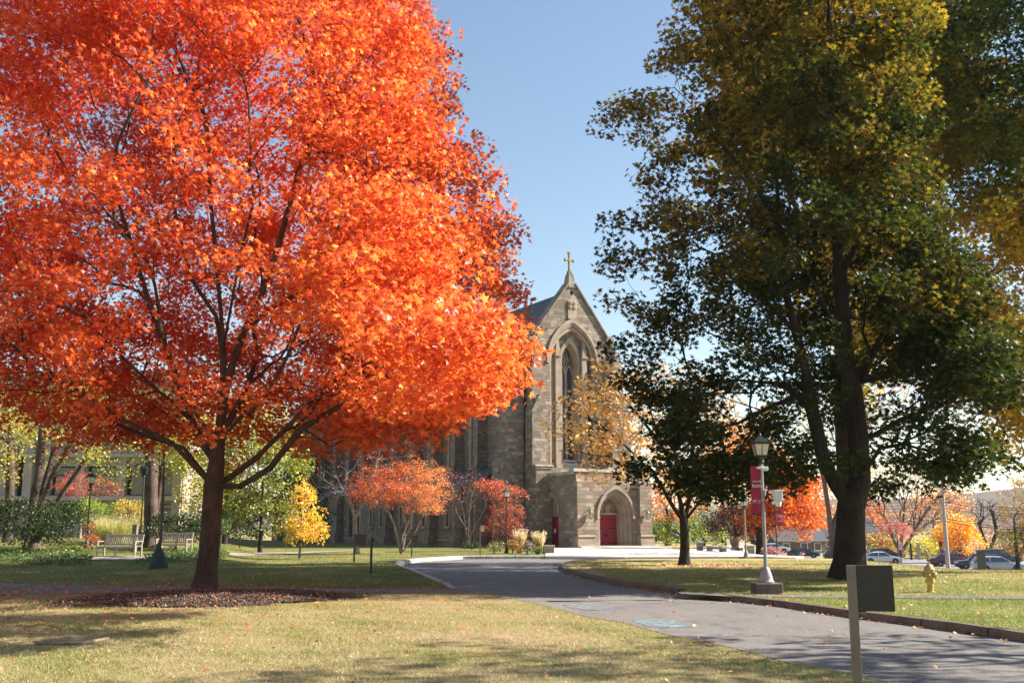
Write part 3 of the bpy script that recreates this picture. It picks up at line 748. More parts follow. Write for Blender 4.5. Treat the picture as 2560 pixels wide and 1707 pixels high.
sg = [(0, 6.5, 1.7, 1.55), (6.4, 11.2, 1.15, 1.5), (11.1, 15.0, 0.8, 1.05)]
for s in (-1, 1):
    buttress(s * 4.0 - .75, s * 4.0 + .75, 0.0, sg).build('buttress', m_stone, chapel)
    m = MB(); m.box((s * 4.0, -1.62, 6.62), (1.75, 0.42, 0.13)); m.build('ledge', m_cap, chapel)
for s in (-1, 1):
    m = buttress(-4.7, -4.7, 1.0, [(0, 7.2, 2.2, 1.5), (7.1, 11.4, 1.6, 1.4), (11.3, 15.2, .9, 1.1)], 'side')
    if s > 0: m.v = [(-x, y, z) for x, y, z in m.v]; m.f = [tuple(reversed(f)) for f in m.f]
    m.build('buttress', m_stone, chapel)
# nave walls with lancets, piers, aisles and roofs
bays = [9.2 + 4.4 * i for i in range(12)]
for s in (-1, 1):
    M = Matrix(((0, s, 0, s * NW), (1, 0, 0, 0), (0, 0, 1, 0), (0, 0, 0, 1)))
    def side_mb(mm):
        """plate drawn in (along, z) is stood up along the nave"""
        mm.v = [(s * (NW - p[1]), p[0], p[2]) for p in mm.v]
        if s > 0: pass
        else: mm.f = [tuple(reversed(f)) for f in mm.f]
        return mm
    m = MB(); m.plate([(0.9, 0), (NAVE_L, 0), (NAVE_L, 17.0), (0.9, 17.0)], [arch(0.36, 13.2, 14.2, 6, y, 7.2) for y in bays], -0.0, 0.5)
    side_mb(m).build('side_wall', m_stone_s, chapel)
    if s < 0:
        for y in bays:
            m = MB(); m.plate(arch(0.37, 13.2, 14.2, 6, y, 7.2), [], 0.36, 0.42); w = side_mb(m).build('window', m_glass, chapel)
            f = MB(); arch_band(f, 0.3, 0.72, 13.2, 14.1, 14.8, -0.08, 0.34, base=6.9, x0=y, n=6); f.box((y, -.02, 6.85), (1.7, .3, .3)); f.box((y, 0.2, 10.2), (0.08, 0.16, 6.6)); side_mb(f).build('frame', m_dress, w)
        for y in [7.0 + 4.4 * i for i in range(13)]:
            m = MB(); m.box((y, -.5, 8.5), (0.85, 1.0, 17 - 3.2)); m.box((y, -.4, 15.7), (0.85, .8, .6), top=(1, .1)); m.box((y, -.55, 7.0), (1.0, 1.12, .4), top=(.85, .9)); side_mb(m).build('pier', m_stone_s, chapel)
    # aisle
    a0, a1, ax, ah = 3.4, 58.0, 8.0, 5.2
    m = MB(); wins = [(y, 0.26) for y in (7.4, 12.2, 14.6, 17.2, 22.0, 24.6)]
    m.plate([(a0, 0), (a1, 0), (a1, ah), (a0, ah)], [[(y - h, 1.8), (y + h, 1.8), (y + h, 3.6), (y - h, 3.6)] for y, h in wins] + [[(27.8, 0.5), (31.0, 0.5), (31.0, 5.0), (27.8, 5.0)]], 0.0, 0.5)
    m.box((a0 - .2, 1.7, ah / 2), (.5, 3.0, ah)); m.box((a1, 1.7, ah / 2), (.5, 3.2, ah))
    for p in range(len(m.v)): m.v[p] = (m.v[p][0], m.v[p][1], m.v[p][2])
    m.v = [(s * (ax - p[1]), p[0], p[2]) for p in m.v]
    if s < 0: m.f = [tuple(reversed(f)) for f in m.f]
    m.build('aisle_wall', m_stone_s, chapel)
    if s < 0:
        for y, h in wins:
            w = MB().box((-ax + .35, y, 2.7), (.06, 2 * h, 1.9)).build('window', m_glass, chapel)
            f = MB()
            for q in (-1, 1): f.box((-ax - .02, y + q * (h + .12), 2.7), (.3, .22, 2.2))
            f.box((-ax - .03, y, 3.72), (.3, 2 * h, .24)); f.box((-ax - .05, y, 1.7), (.36, 2 * h + .4, .2)); f.build('frame', m_dress, w)
        w = MB().box((-ax + .4, 29.4, 2.75), (.06, 3.3, 4.6)).build('window', m_glass, chapel)
        f = MB()
        for q in (-1, 0, 1): f.box((-ax + .28, 29.4 + q * 1.05, 2.75), (.12, .14, 4.4))
        f.box((-ax + .28, 29.4, 3.4), (.1, 3.1, .12)); f.build('mullion', m_dress, w)
        for y in (5.0, 10.0, 19.7, 33.0, 38.0, 43.0, 48.0, 53.0):
            m = MB(); m.box((-ax - .4, y, 2.3), (.8, .8, 4.6)); m.box((-ax - .36, y, 4.85), (.72, .8, .5), top=(.1, 1)); m.box((-ax - .48, y, .5), (1.0, 1.0, 1.0), top=(.9, .9)); m.build('buttress', m_stone_s, chapel)
    m = MB(); m.box((s * (ax + .03), (a0 + a1) / 2, .62), (.14, a1 - a0, .16)); m.box((s * (ax + .05), (a0 + a1) / 2, ah - .1), (.24, a1 - a0, .24)); m.build('string_course', m_dress, chapel)
    z1, z2 = ah + .02, 6.9
    m = MB(); m.add([(s * (ax + .3), a0 - .4, z1), (s * (ax + .3), a1 + .3, z1), (s * (NW - .02), a1 + .3, z2), (s * (NW - .02), a0 - .4, z2), (s * (ax + .3), a0 - .4, z1 - .2), (s * (ax + .3), a1 + .3, z1 - .2), (s * (NW - .02), a1 + .3, z2 - .2), (s * (NW - .02), a0 - .4, z2 - .2)],
                   [(0, 1, 2, 3), (4, 7, 6, 5), (0, 4, 5, 1), (3, 2, 6, 7), (0, 3, 7, 4), (1, 5, 6, 2)])
    m.build('aisle_roof', m_slate, chapel)
m = MB(); ez, rz_ = 16.6, 22.05
m.add([(-NW - .45, .9, ez), (0, .9, rz_), (NW + .45, .9, ez), (-NW - .45, NAVE_L, ez), (0, NAVE_L, rz_), (NW + .45, NAVE_L, ez), (-NW + .1, .9, ez), (0, .9, rz_ - .4), (NW - .1, .9, ez), (-NW + .1, NAVE_L, ez), (0, NAVE_L, rz_ - .4), (NW - .1, NAVE_L, ez)],
      [(0, 1, 4, 3), (1, 2, 5, 4), (6, 9, 10, 7), (7, 10, 11, 8), (0, 3, 9, 6), (2, 8, 11, 5)]); m.build('roof', m_slate, chapel)
m = MB(); m.plate([(-NW, 0), (NW, 0), (NW, ez), (0, rz_ - .3), (-NW, ez)], [], NAVE_L - .4, NAVE_L); m.build('end_wall', m_stone_s, chapel)
m = MB()
for s in (-1, 1): m.box((s * (NW + .35), NAVE_L / 2, ez - .18), (.2, NAVE_L - 2, .2))
m.build('gutter', m_iron, chapel)
# porch
PX0, PX1, PY = -3.5, 3.2, -5.6; PH = 6.0; pc = 0.22
m = MB(); m.plate([(PX0, 0), (PX1, 0), (PX1, PH), (PX0, PH)], [arch(1.68, 2.6, 4.72, 10, pc, 0.15)], PY, PY + .55)
pw = [(p[0], p[1], p[2]) for p in m.v]
s2 = MB(); s2.plate([(PY + .56, 0), (-0.02, 0), (-.02, PH), (PY + .56, PH)], [arch(0.98, 2.75, 4.3, 8, -2.1, 0.15)], 0.0, .5)
s2.v = [(PX0 + p[1], p[0], p[2]) for p in s2.v]; s2.f = [tuple(reversed(f)) for f in s2.f]
m.v += s2.v; m.f += [tuple(i + len(pw) for i in f) for f in s2.f]
m.box((PX1 - .25, (PY + .55) / 2, PH / 2), (.5, -PY - .57, PH)); m.box((0, -2.6, PH - .2), (6.0, 4.9, .3))
m.build('porch_wall', m_stone_p, chapel)
for (x0, x1) in ((PX0 - .12, -2.1), (2.4, PX1 + .38)):
    c = (x0 + x1) / 2; w = x1 - x0; m = MB()
    m.box((c, PY - .18, 2.6), (w, .36, 5.2)); m.box((c, PY - .16, 5.4), (w, .3, .42), top=(1, .1))
    m.build('porch_pier', m_stone_p, chapel)
for (x0, x1) in ((PX0 - .12, -2.1), (2.4, PX1 + .38)):
    c = (x0 + x1) / 2; w = x1 - x0; m = MB()
    m.box((c, PY - .24, .5), (w + .16, .5, 1.0)); m.box((c, PY - .28, 1.04), (w + .22, .6, .12), top=(.92, .8)); m.box((c, PY - .3, .2), (w + .3, .68, .4), top=(.96, .9))
    m.build('plinth', m_dress, chapel)
m = MB()
for w0, w1, za, zb, y0, y1 in [(1.42, 1.66, 4.44, 4.7, PY + .12, PY + .75), (1.2, 1.44, 4.2, 4.46, PY + .45, PY + 1.1), (1.03, 1.22, 4.0, 4.22, PY + .8, PY + 1.5)]:
    arch_band(m, w0, w1, 2.6, za, zb, y0, y1, base=.15, x0=pc, n=10)
arch_band(m, 1.66, 1.82, 2.6, 4.68, 4.96, PY - .14, PY + .1, x0=pc, n=10)
for s in (-1, 1): m.box((pc + s * 1.74, PY - .1, 2.5), (.3, .26, .26), top=(.6, .6))
m.build('door_arch', m_dress, chapel)
tym = MB().plate(arch(1.07, 2.75, 4.06, 8, pc, 2.7), [], PY + 1.32, PY + 1.45).build('tympanum', m_dress, chapel)
m = MB(); m.box((pc, PY + 1.22, 2.76), (2.1, .26, .18)); m.box((pc, PY + 1.24, 3.2), (.09, .12, .8))
for s in (-1, 1):
    arch_band(m, .2, .27, 3.25, 3.5, 3.58, PY + 1.18, PY + 1.31, base=2.85, x0=pc + s * .33, n=5)
    m.tube([(pc + s * .33 + .14 * math.cos(t), PY + 1.25, 3.66 + .09 * math.sin(t)) for t in np.linspace(0, 6.283, 9)], .03, 4)
    m.box((pc + s * .8, PY + 1.24, 3.05), (.06, .12, .5))
m.tube([(pc + .13 * math.cos(t), PY + 1.25, 3.72 + .13 * math.sin(t)) for t in np.linspace(0, 6.283, 11)], .03, 4)
m.build('tracery', m_dress, tym)
for s in (-1, 1):
    d = MB().bbox((pc + s * .515, PY + 1.36, 1.43), (1.02, .1, 2.48), .012).build('door', m_door, chapel)
    for z in (2.3, 1.62, .42): MB().bbox((pc + s * .62, PY + 1.30, z), (.78, .03, .06), .008).build('hinge', m_iron, d)
    m = MB(); m.bbox((pc + s * .1, PY + 1.29, 1.06), (.1, .05, .14), .01); m.tube([(pc + s * .1, PY + 1.26, 1.03), (pc + s * .1, PY + 1.2, 1.05), (pc + s * .2, PY + 1.2, 1.05)], .018, 6); m.build('handle', m_iron, d)
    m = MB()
    for x in (.2, .4, .6, .8, 1.0): m.box((pc + s * x, PY + 1.308, 1.43), (.012, .01, 2.4))  # thin dark red strips paint the shade between planks
    m.build('groove_shade', plain('red_shadow', (.16, .004, .012), .6), d)
# side door in the porch's left wall
m = MB()
for w0, w1, za, zb, y0, y1 in [(0.86, 0.97, 4.14, 4.28, 0.08, .4)]: arch_band(m, w0, w1, 2.75, za, zb, y0, y1, base=.15, x0=-2.1, n=8)
arch_band(m, .96, 1.1, 2.75, 4.26, 4.48, -.1, .08, x0=-2.1, n=8)
m.box((-1.95, .34, 2.62), (1.62, .2, .16)); m.box((-2.68, .4, 1.3), (.36, .12, 2.4))
m.v = [(PX0 + p[1], p[0], p[2]) for p in m.v]; m.f = [tuple(reversed(f)) for f in m.f]; m.build('door_arch', m_dress, chapel)
m = MB(); m.plate(arch(.88, 2.78, 4.15, 6, -2.1, 2.68), [], .36, .44)
for q in (-2.45, -2.1, -1.75): m.box((q, .33, 3.1), (.07, .06, .8))
m.v = [(PX0 + p[1], p[0], p[2]) for p in m.v]; m.f = [tuple(reversed(f)) for f in m.f]; m.build('tympanum', m_dress, chapel)
d = MB().bbox((PX0 + .40, -1.84, 1.35), (.07, 1.3, 2.38), .012).build('side_door', m_door, chapel)
MB().bbox((PX0 + .358, -1.95, 1.42), (.012, .22, .34), .003).build('notice', plain('paper_white', (.7, .68, .64), .8), d)
m = MB(); m.bbox((PX0 + .35, -2.38, 1.1), (.05, .07, .2), .01); m.build('handle', m_iron, d)
m = MB(); m.box((0 - .15, PY + .25, PH + .1), (7.2, .7, .24)); m.box((PX0 + .2, PY / 2, PH - .1), (.62, -PY - .3, .24)); m.box((1.3, PY + .25, PH + .3), (3.4, .62, .2)); m.box((PX1 - .2, PY / 2, PH + .1), (.62, -PY - .3, .24))
m.build('parapet_coping', m_cap, chapel)
m = MB(); m.box((-2.15, PY - .06, 5.25), (.34, .14, .8)); m.build('vent_niche', m_iron, chapel)
for x in (-2.55, 2.95):
    w = empty('wall_lantern', (x, PY - .62, 2.55)); w.parent = chapel
    m = MB(); m.tube([(0, .26, .45), (0, .1, .6), (0, 0, .52)], .03, 6); m.lathe([(.02, .5), (.06, .42), (.17, .3), (.19, .26), (.02, .26)], n=6); m.lathe([(.02, -.28), (.08, -.2), (.11, -.17), (.02, -.17)], n=6)
    for k in range(6): a = k * math.pi / 3; m.tube([(.11 * math.cos(a), .11 * math.sin(a), -.17), (.17 * math.cos(a), .17 * math.sin(a), .27)], .012, 4)
    m.build('frame', m_verd, w)
    MB().lathe([(.02, -.17), (.1, -.17), (.15, .25), (.02, .25)], n=6).build('glass', m_lamp_y, w)
m = MB(); m.box((0.3, PY - .35, .07), (8.6, 2.4, .14)); m.box((.2, PY - .1, .2), (7.6, 1.4, .13)); m.box((-3.9, -2.4, .07), (1.2, 3.6, .14))
m.build('step', m_conc_w, chapel)
m = MB()
for i in range(9): m.box((PX0 - .55, -.5 - .0 - i * .14 - .6, .6), (.025, .025, .9))
m.box((PX0 - .55, -1.66, 1.06), (.04, 1.25, .04)); m.box((PX0 - .55, -1.66, .2), (.03, 1.25, .03)); m.build('railing', m_iron, chapel)

# ------------------------------------------------------------------ street furniture
m_white = plain('white_paint', (0.62, 0.61, 0.60), 0.5, 0, 0.08, 4, 0.05)
m_pole = plain('grey_paint', (0.25, 0.25, 0.255), 0.5, 0.1, 0.12, 5, 0.08)
m_blackp = plain('black_paint', (0.018, 0.02, 0.022), 0.45, 0.2, 0.2, 6, 0.05)
m_greenp = plain('dark_green_paint', (0.025, 0.045, 0.035), 0.5, 0.1, 0.2, 6)
m_lglass = plain('lantern_glass', (0.62, 0.55, 0.44), 0.35, 0, 0.1, 8, 0.05)
m_lglass_w = plain('lantern_glass_white', (0.72, 0.70, 0.66), 0.35, 0, 0.08, 8, 0.05)
m_banner = plain('maroon_banner', (0.30, 0.012, 0.045), 0.75, 0, 0.16, 2.5, 0.1)
m_letter = plain('banner_white', (0.75, 0.70, 0.68), 0.8, 0, 0.05)
m_sign = plain('sign_back', (0.026, 0.021, 0.019), 0.6, 0.1, 0.12, 1.5, 0.05)
m_spost = plain('sign_post', (0.14, 0.115, 0.095), 0.55, 0.1, 0.1, 2.0, 0.1)
m_teak = plain('weathered_teak', (0.36, 0.31, 0.25), 0.85, 0, 0.2, 9, 0.3)
m_hyd = plain('hydrant_yellow', (0.52, 0.37, 0.085), 0.6, 0, 0.25, 9, 0.2)
m_hyd2 = plain('hydrant_cap', (0.36, 0.27, 0.10), 0.65, 0, 0.3, 12, 0.2)
m_wood_pole = plain('grey_pole_wood', (0.42, 0.38, 0.34), 0.9, 0, 0.15, 8, 0.3)

def text_mesh(body, size, name, align='LEFT', shear=0.0, depth=0.002):
    c = bpy.data.curves.new('t', 'FONT'); c.body = body; c.size = size; c.align_x = align; c.extrude = depth; c.shear = shear; c.resolution_u = 3
    o = bpy.data.objects.new('t', c); col.objects.link(o); bpy.context.view_layer.update()
    me = bpy.data.meshes.new_from_object(o.evaluated_get(bpy.context.evaluated_depsgraph_get())); me.name = name
    bpy.data.objects.remove(o); bpy.data.curves.remove(c); return me
def lantern(root, z, s, mg, mf, parts=True):
    """square tapered glass lantern from height z, scale s"""
    m = MB(); m.lathe([(.05 * s, 0), (.09 * s, .06 * s), (.07 * s, .12 * s), (.15 * s, .20 * s), (.14 * s, .24 * s)], (0, 0, z), 12)
    for k in range(4):
        a = math.pi / 4 + k * math.pi / 2; m.tube([(.155 * s * math.cos(a) * 1.3, .155 * s * math.sin(a) * 1.3, z + .23 * s), (.225 * s * math.cos(a) * 1.3, .225 * s * math.sin(a) * 1.3, z + .56 * s)], .012 * s, 5)
    for k in range(4):
        a = k * math.pi / 2; c = (.19 * s * math.cos(a), .19 * s * math.sin(a)); m.tube([(.145 * s * math.cos(a), .145 * s * math.sin(a), z + .23 * s), (.21 * s * math.cos(a), .21 * s * math.sin(a), z + .56 * s)], .009 * s, 4)
    m.box((0, 0, z + .235 * s), (.32 * s, .32 * s, .03 * s)); m.build('frame', mf, root)
    g = MB(); g.box((0, 0, z + .395 * s), (.28 * s, .28 * s, .31 * s)); v = g.v
    g.v = [(x * (1.0 if q < z + .3 * s else 1.42), y * (1.0 if q < z + .3 * s else 1.42), q) for x, y, q in v]; g.build('glass', mg, root)
    r = MB(); r.box((0, 0, z + .58 * s), (.50 * s, .50 * s, .05 * s)); r.box((0, 0, z + .66 * s), (.44 * s, .44 * s, .12 * s), top=(.55, .55)); r.box((0, 0, z + .75 * s), (.2 * s, .2 * s, .07 * s), top=(.4, .4))
    r.lathe([(.03 * s, 0), (.045 * s, .03 * s), (.02 * s, .07 * s), (.006 * s, .11 * s)], (0, 0, z + .775 * s), 8); r.build('lantern_roof', mf, root)
def lamp(name, base, h, label, mp, mf, mg, s=1.0, rz=0.3, concrete=None, thick=.042, group='lamp posts', flare=1.0):
    root = empty(name, base, rz, label, 'lamp post', group); z0 = 0.0
    if concrete:
        w, hh = concrete; MB().bbox((0, 0, hh / 2 - .05), (w, w, hh + .1), .025).build('footing', m_conc_d, root); z0 = hh
    m = MB(); f = flare
    m.lathe([(.15 * f, 0), (.155 * f, .03), (.13 * f, .06), (.125 * f, .12), (.09 * f, .26), (.075 * f, .30), (.06 * f, .34), (.046 * f, .36)], (0, 0, z0), 14); m.build('pole_base', mp, root, smooth=True)
    m = MB(); m.tube([(0, 0, z0 + .3), (0, 0, h - .80 * s)], [thick, thick * .92], 14); m.build('pole', mp, root, smooth=True)
    lantern(root, h - .86 * s, s, mg, mf); return root

# main lamp with the maroon banner
lb = onto(1917, 1484)
L1 = lamp('lamp_post', lb, 3.72, 'tall pale grey lamp post on a square concrete footing, with banner and white camera', m_pole, m_blackp, m_lglass, s=.86, rz=0.0, concrete=(.62, .25), thick=.044, flare=1.25)
def banner(parent, x, y, z0, z1, w, scale=1.0, rz=0.0):
    root = empty('banner', (x, y, 0), rz); root.parent = parent
    n = 12; vs = []; fs = []
    for j in range(n + 1):
        for i in range(7):
            vs.append((-w / 2 + w * i / 6, .012 * math.sin(j * .8 + i * .5) + .01 * math.sin(i * 1.3), z0 + (z1 - z0) * j / n))
    k = len(vs); vs += [(a, b + .004, c) for a, b, c in vs]
    for j in range(n):
        for i in range(6): q = (j * 7 + i, j * 7 + i + 1, (j + 1) * 7 + i + 1, (j + 1) * 7 + i); fs.append(q); fs.append(tuple(k + t for t in reversed(q)))
    MB().add(vs, fs).build('cloth', m_banner, root, smooth=True)
    for z in (z0 - .005, z1 + .005): MB().tube([(-w / 2 - .02, 0, z), (w / 2 + .06, 0, z)], .010, 6).build('rod', m_blackp, root)
    H_ = z1 - z0
    for body, sz, xx, zz, al, sh in (('WELCOME', .052, .0, .665, 'CENTER', 0), ('home', .132, .0, .555, 'CENTER', 0), ('M', .105, -.135, .235, 'LEFT', .35), ('Muhlenberg', .032, -.03, .278, 'LEFT', 0), ('College', .032, -.03, .235, 'LEFT', 0)):
        me = text_mesh(body, sz * scale, 'lettering', al, sh); box_uv(me); o = link('lettering', me, m_letter, root)
        o.rotation_euler = (math.pi / 2, 0, 0); o.location = (xx * scale, -.032, z0 + H_ * zz); o.scale = (.82 if body == 'home' else .9, 1, 1)
    return root
Yl = lb.y
def hz(u, v, b): p = P(u, v, b.y); return p.x - b.x, p.z - b.z
x0, zt = hz(1876, 1165, lb); x1, zb = hz(1911, 1285, lb)
banner(L1, (x0 + x1) / 2 - .01, -.02, zb, zt, x1 - x0, 1.0, 0.0)
m = MB(); xa, za = hz(1905, 1172, lb); m.bbox((xa + .03, -.10, za), (.17, .11, .10), .02); m.bbox((xa - .08, -.16, za + .015), (.17, .09, .05), .015); m.tube([(0, 0, za), (xa + .05, -.08, za)], .03, 8); m.build('camera_arm', m_white, L1)
m = MB(); xa, za = hz(1943, 1240, lb); m.bbox((xa, -.06, za), (.19, .19, .22), .02); m.bbox((xa, -.06, za + .12), (.215, .215, .04), .012); m.bbox((xa - .13, -.04, za + .09), (.14, .07, .05), .012); m.bbox((.055, -.02, za + .09), (.03, .09, .16), .01); m.build('camera_box', m_white, L1)
MB().lathe([(.02, -.1), (.06, -.085), (.075, -.03), (.075, .03), (.02, .03)], (xa, -.06, za - .15), 14).build('camera_dome', m_lglass_w, L1, smooth=True)
for z in (zt + .01, zb - .01, (zt + zb) / 2 + .0): MB().lathe([(.05, -.025), (.053, -.02), (.053, .02), (.05, .025)], (0, 0, z), 12).build('strap', m_pole, L1)

# other lamp posts
b = onto(1866, 1399); lamp('lamp_post', b, (1399 - 1248) / 2560 * b.y * 1.02, 'slim tan lamp post on the grass behind the maroon banner', plain('tan_paint', (.30, .25, .2), .6), m_blackp, m_lglass_w, s=.8, rz=.4, concrete=(.6, .14))
b = P(1943, 1387, 66); b.z = H(b.x, b.y)
hL = P(1943, 1240, 66).z - b.z
L3 = lamp('lamp_post', b, hL, 'black lamp post with a small maroon banner on its right, farther off', m_blackp, m_blackp, m_lglass_w, s=.85, rz=.2)
xa, zt = hz(1946, 1274, b); xb, zb = hz(1964, 1313, b); banner(L3, .30, 0, zb, zt, .45, 1.35, 0.0)
b = onto(1266, 1383); lamp('lamp_post', b, (1383 - 1226) / 2560 * b.y * 1.02, 'black lamp post in the planting bed before the chapel', m_blackp, m_blackp, m_lglass_w, s=.9, rz=.5)
b = P(217, 1352, 52); b.z = H(b.x, b.y); lamp('lamp_post', b, P(222, 1178, 52).z - b.z, 'black lamp post left of the slatted garden benches', m_blackp, m_blackp, m_lglass_w, s=.95, rz=.25)
b = P(350, 1352, 50); b.z = H(b.x, b.y); lamp('lamp_post', b, P(354, 1162, 50).z - b.z, 'dark lamp post standing between the two garden benches', m_greenp, m_blackp, m_greenp, s=.7, rz=.1)

# nearest sign: dark square board on a square post
def board_sign(base, h, w, bh, rz, label, pw=.07, th=.06, mp=m_spost, mb=m_sign, side=1, name='sign', double=False):
    root = empty(name, base, rz, label, 'sign', 'campus sign posts')
    m = MB(); m.bbox((0, 0, h / 2 - .1), (pw, pw, h + .2), .004); m.build('post', mp, root)
    m = MB(); m.bbox((side * (pw / 2 + w / 2 + .001), -.0, h - bh / 2), (w, th, bh), .004); m.build('board', mb, root)
    m = MB(); m.bbox((side * (pw / 2 + .03), 0, h - bh - .012), (.05, .03, .02), .003); m.build('bracket', mp, root)
    return root
q = P(2127, 1412, 7.5); board_sign(Vector((q.x, 7.5, 0)), q.z, .25, .318, R(-9), 'dark square sign board on a tan square post at the lawn edge, nearest the camera', pw=.06, th=.05)
for u, vb, vt, w, bh, sd, lab, mp_ in ((885, 1405, 1337, .48, .52, 1, 'slim dark sign post left of the red shrub, board facing away', m_greenp), (927, 1434, 1348, .05, .12, 1, 'shorter bare dark green post in the shaded grass', m_greenp),
                               (1029, 1391, 1340, .33, .36, 1, 'dark low sign under the orange red shrub', m_greenp), (1200, 1388, 1316, .2, .34, 1, 'tan double sign board on a thin post before the chapel', m_spost)):
    b = onto(u, vb); board_sign(b, (vb - vt) / 2560 * b.y, w, bh, R(14), lab, pw=.075 if u < 1000 else .06, th=.04, mp=mp_, mb=m_sign if u != 1200 else plain('tan_board', (.36, .29, .2), .7))

# fire hydrant
b = onto(2327, 1480); hh = (1480 - 1409) / 2560 * b.y; k = hh / .78
root = empty('fire_hydrant', b, R(-12), 'weathered yellow fire hydrant on the right lawn', 'fire hydrant')
m = MB(); m.lathe([(.12, -.05), (.12, .02), (.085, .03), (.085, .26), (.13, .27), (.13, .31), (.098, .325), (.105, .52), (.14, .53), (.14, .565), (.12, .575)], n=16); m.v = [tuple(c * k for c in v) for v in m.v]; m.build('barrel', m_hyd, root, smooth=True)
m = MB(); m.lathe([(.145, .575), (.15, .60), (.125, .64), (.08, .70), (.045, .735), (.03, .74), (.03, .78), (.0, .785)], n=16); m.v = [tuple(c * k for c in v) for v in m.v]; m.build('bonnet', m_hyd2, root, smooth=True)
for ang, r, l in ((R(-35), .075, .20), (R(145), .06, .17), (R(-110), .05, .17)):
    m = MB(); M = Matrix.Rotation(ang, 4, 'Z') @ Matrix.Translation((0, 0, .45)) @ Matrix.Rotation(R(90), 4, 'Y'); m.lathe([(r * .8, 0), (r * .8, l * .7), (r * 1.12, l * .72), (r * 1.12, l * .92), (r * .9, l), (.02, l), (.02, l + .03), (.0, l + .03)], n=12, M=M)
    m.v = [tuple(c * k for c in v) for v in m.v]; m.build('nozzle', m_hyd2, root, smooth=True)

# benches
def bench(base, rz, w, label):
    root = empty('garden_bench', base, rz, label, 'bench', 'slatted garden benches')
    m = MB()
    for i in range(5): m.bbox((0, -.20 + i * .105, .43), (w - .06, .085, .025), .005)
    m.bbox((0, -.24, .40), (w - .06, .03, .07), .005); m.build('seat', m_teak, root)
    m = MB(); M = Matrix.Translation((0, .26, .43)) @ Matrix.Rotation(R(-12), 4, 'X')
    m.bbox((0, 0, .48), (w, .04, .085), .01, M=M); m.bbox((0, 0, .07), (w, .035, .06), .008, M=M)
    n = int(w / .095)
    for i in range(n): m.bbox((-w / 2 + .07 + (w - .14) * i / (n - 1), 0, .27), (.05, .016, .36), .003, M=M)
    m.build('backrest', m_teak, root)
    for s in (-1, 1):
        m = MB(); m.bbox((s * (w / 2 - .03), -.01, .645), (.07, .58, .035), .012); m.build('armrest', m_teak, root)
        m = MB(); m.bbox((s * (w / 2 - .03), -.24, .31), (.06, .06, .64), .008); m.build('leg', m_teak, root)
        m = MB(); m.bbox((s * (w / 2 - .03), .27, .21), (.06, .06, .45), .008); m.tube([(s * (w / 2 - .03), .26, .42), (s * (w / 2 - .03), .38, .95)], .032, 6); m.build('leg', m_teak, root)
    m = MB(); m.bbox((0, -.24, .2), (.06, .06, .42), .008); m.build('leg', m_teak, root)
    m = MB(); m.tube([(-.28, -.24, .37), (-.12, -.24, .36), (-.04, -.24, .26)], .025, 5); m.tube([(.28, -.24, .37), (.12, -.24, .36), (.04, -.24, .26)], .025, 5); m.build('brace', m_teak, root)
b = P(297, 1386, 46.5); b.z = H(b.x, b.y) + .02; bench(b, R(-14), 1.95, 'left weathered slatted garden bench, angled beside the path')
b = P(433, 1381, 48); b.z = H(b.x, b.y) + .02; bench(b, R(-10), 1.55, 'right weathered slatted garden bench half hidden by the maple trunk')
b = P(334, 1384, 49.0); b.z = H(b.x, b.y); r_ = empty('garden_post', b, 0, 'squat grey wooden post beside the left garden bench', 'post'); m = MB(); m.bbox((0, 0, .6), (.22, .22, 1.25), .02); m.bbox((0, 0, 1.25), (.26, .26, .06), .015); m.build('post', plain('old_grey_wood', (.20, .18, .14), .95, 0, .25, 8, .4), r_)
# young tree's watering bag
b = onto(394, 1421); bag_base = b.copy()
m = MB(); rings = []
for z, rx, ry in ((0, .36, .26), (.06, .38, .27), (.25, .33, .25), (.5, .23, .19), (.74, .12, .12), (.9, .055, .06), (.95, .045, .05)):
    rings.append([(rx * math.cos(t) * (1 + .06 * math.sin(3 * t + z * 4)), ry * math.sin(t) * (1 + .06 * math.cos(2 * t)), z) for t in np.linspace(0, 2 * math.pi, 19)[:-1]])
m.loft(rings); o = m.build('watering_bag', plain('green_canvas', (.018, .05, .04), .7, 0, .25, 6, .4), smooth=True); o.location = b; tag(o, 'dark green watering bag round a thin young trunk', 'watering bag')
MB_h = MB(); MB_h.tube([(-.08, -.07, .8), (-.09, -.10, .9), (.02, -.10, .93), (.07, -.07, .8)], .012, 5); MB_h.build('handle', m_greenp, o)

# stone block at the bed end, stone seats along the plaza
m_block = stone_mat('block_stone', (0.16, 0.14, 0.12), (0.34, 0.31, 0.27), (0.2, 0.18, 0.16), .4, .2)
def block(u0, u1, vb, vt, label, name='stone_pier', cat='stone pier', dep=.6, cap=True):
    b = onto((u0 + u1) / 2, vb); w = (u1 - u0) / 2560 * b.y; h = (vb - vt) / 2560 * b.y; b.y += dep / 2
    root = empty(name, b, R(8), label, cat, 'low stone piers round the plaza')
    MB().bbox((0, 0, h / 2 - .1), (w, dep, h + .2), .02).build('pier', m_block, root)
    if cap: MB().bbox((0, 0, h + .03), (w + .08, dep + .08, .07), .015).build('cap', m_cap, root)
block(1359, 1384, 1388, 1366, 'low stone end block beside the straw grasses')
block(1747, 1757, 1381, 1358, 'leftmost small stone pier across the plaza')
block(1804, 1816, 1384, 1366, 'middle small stone pier across the plaza')
block(1868, 1886, 1389, 1366, 'largest stone pier across the plaza by the tan lamp post')
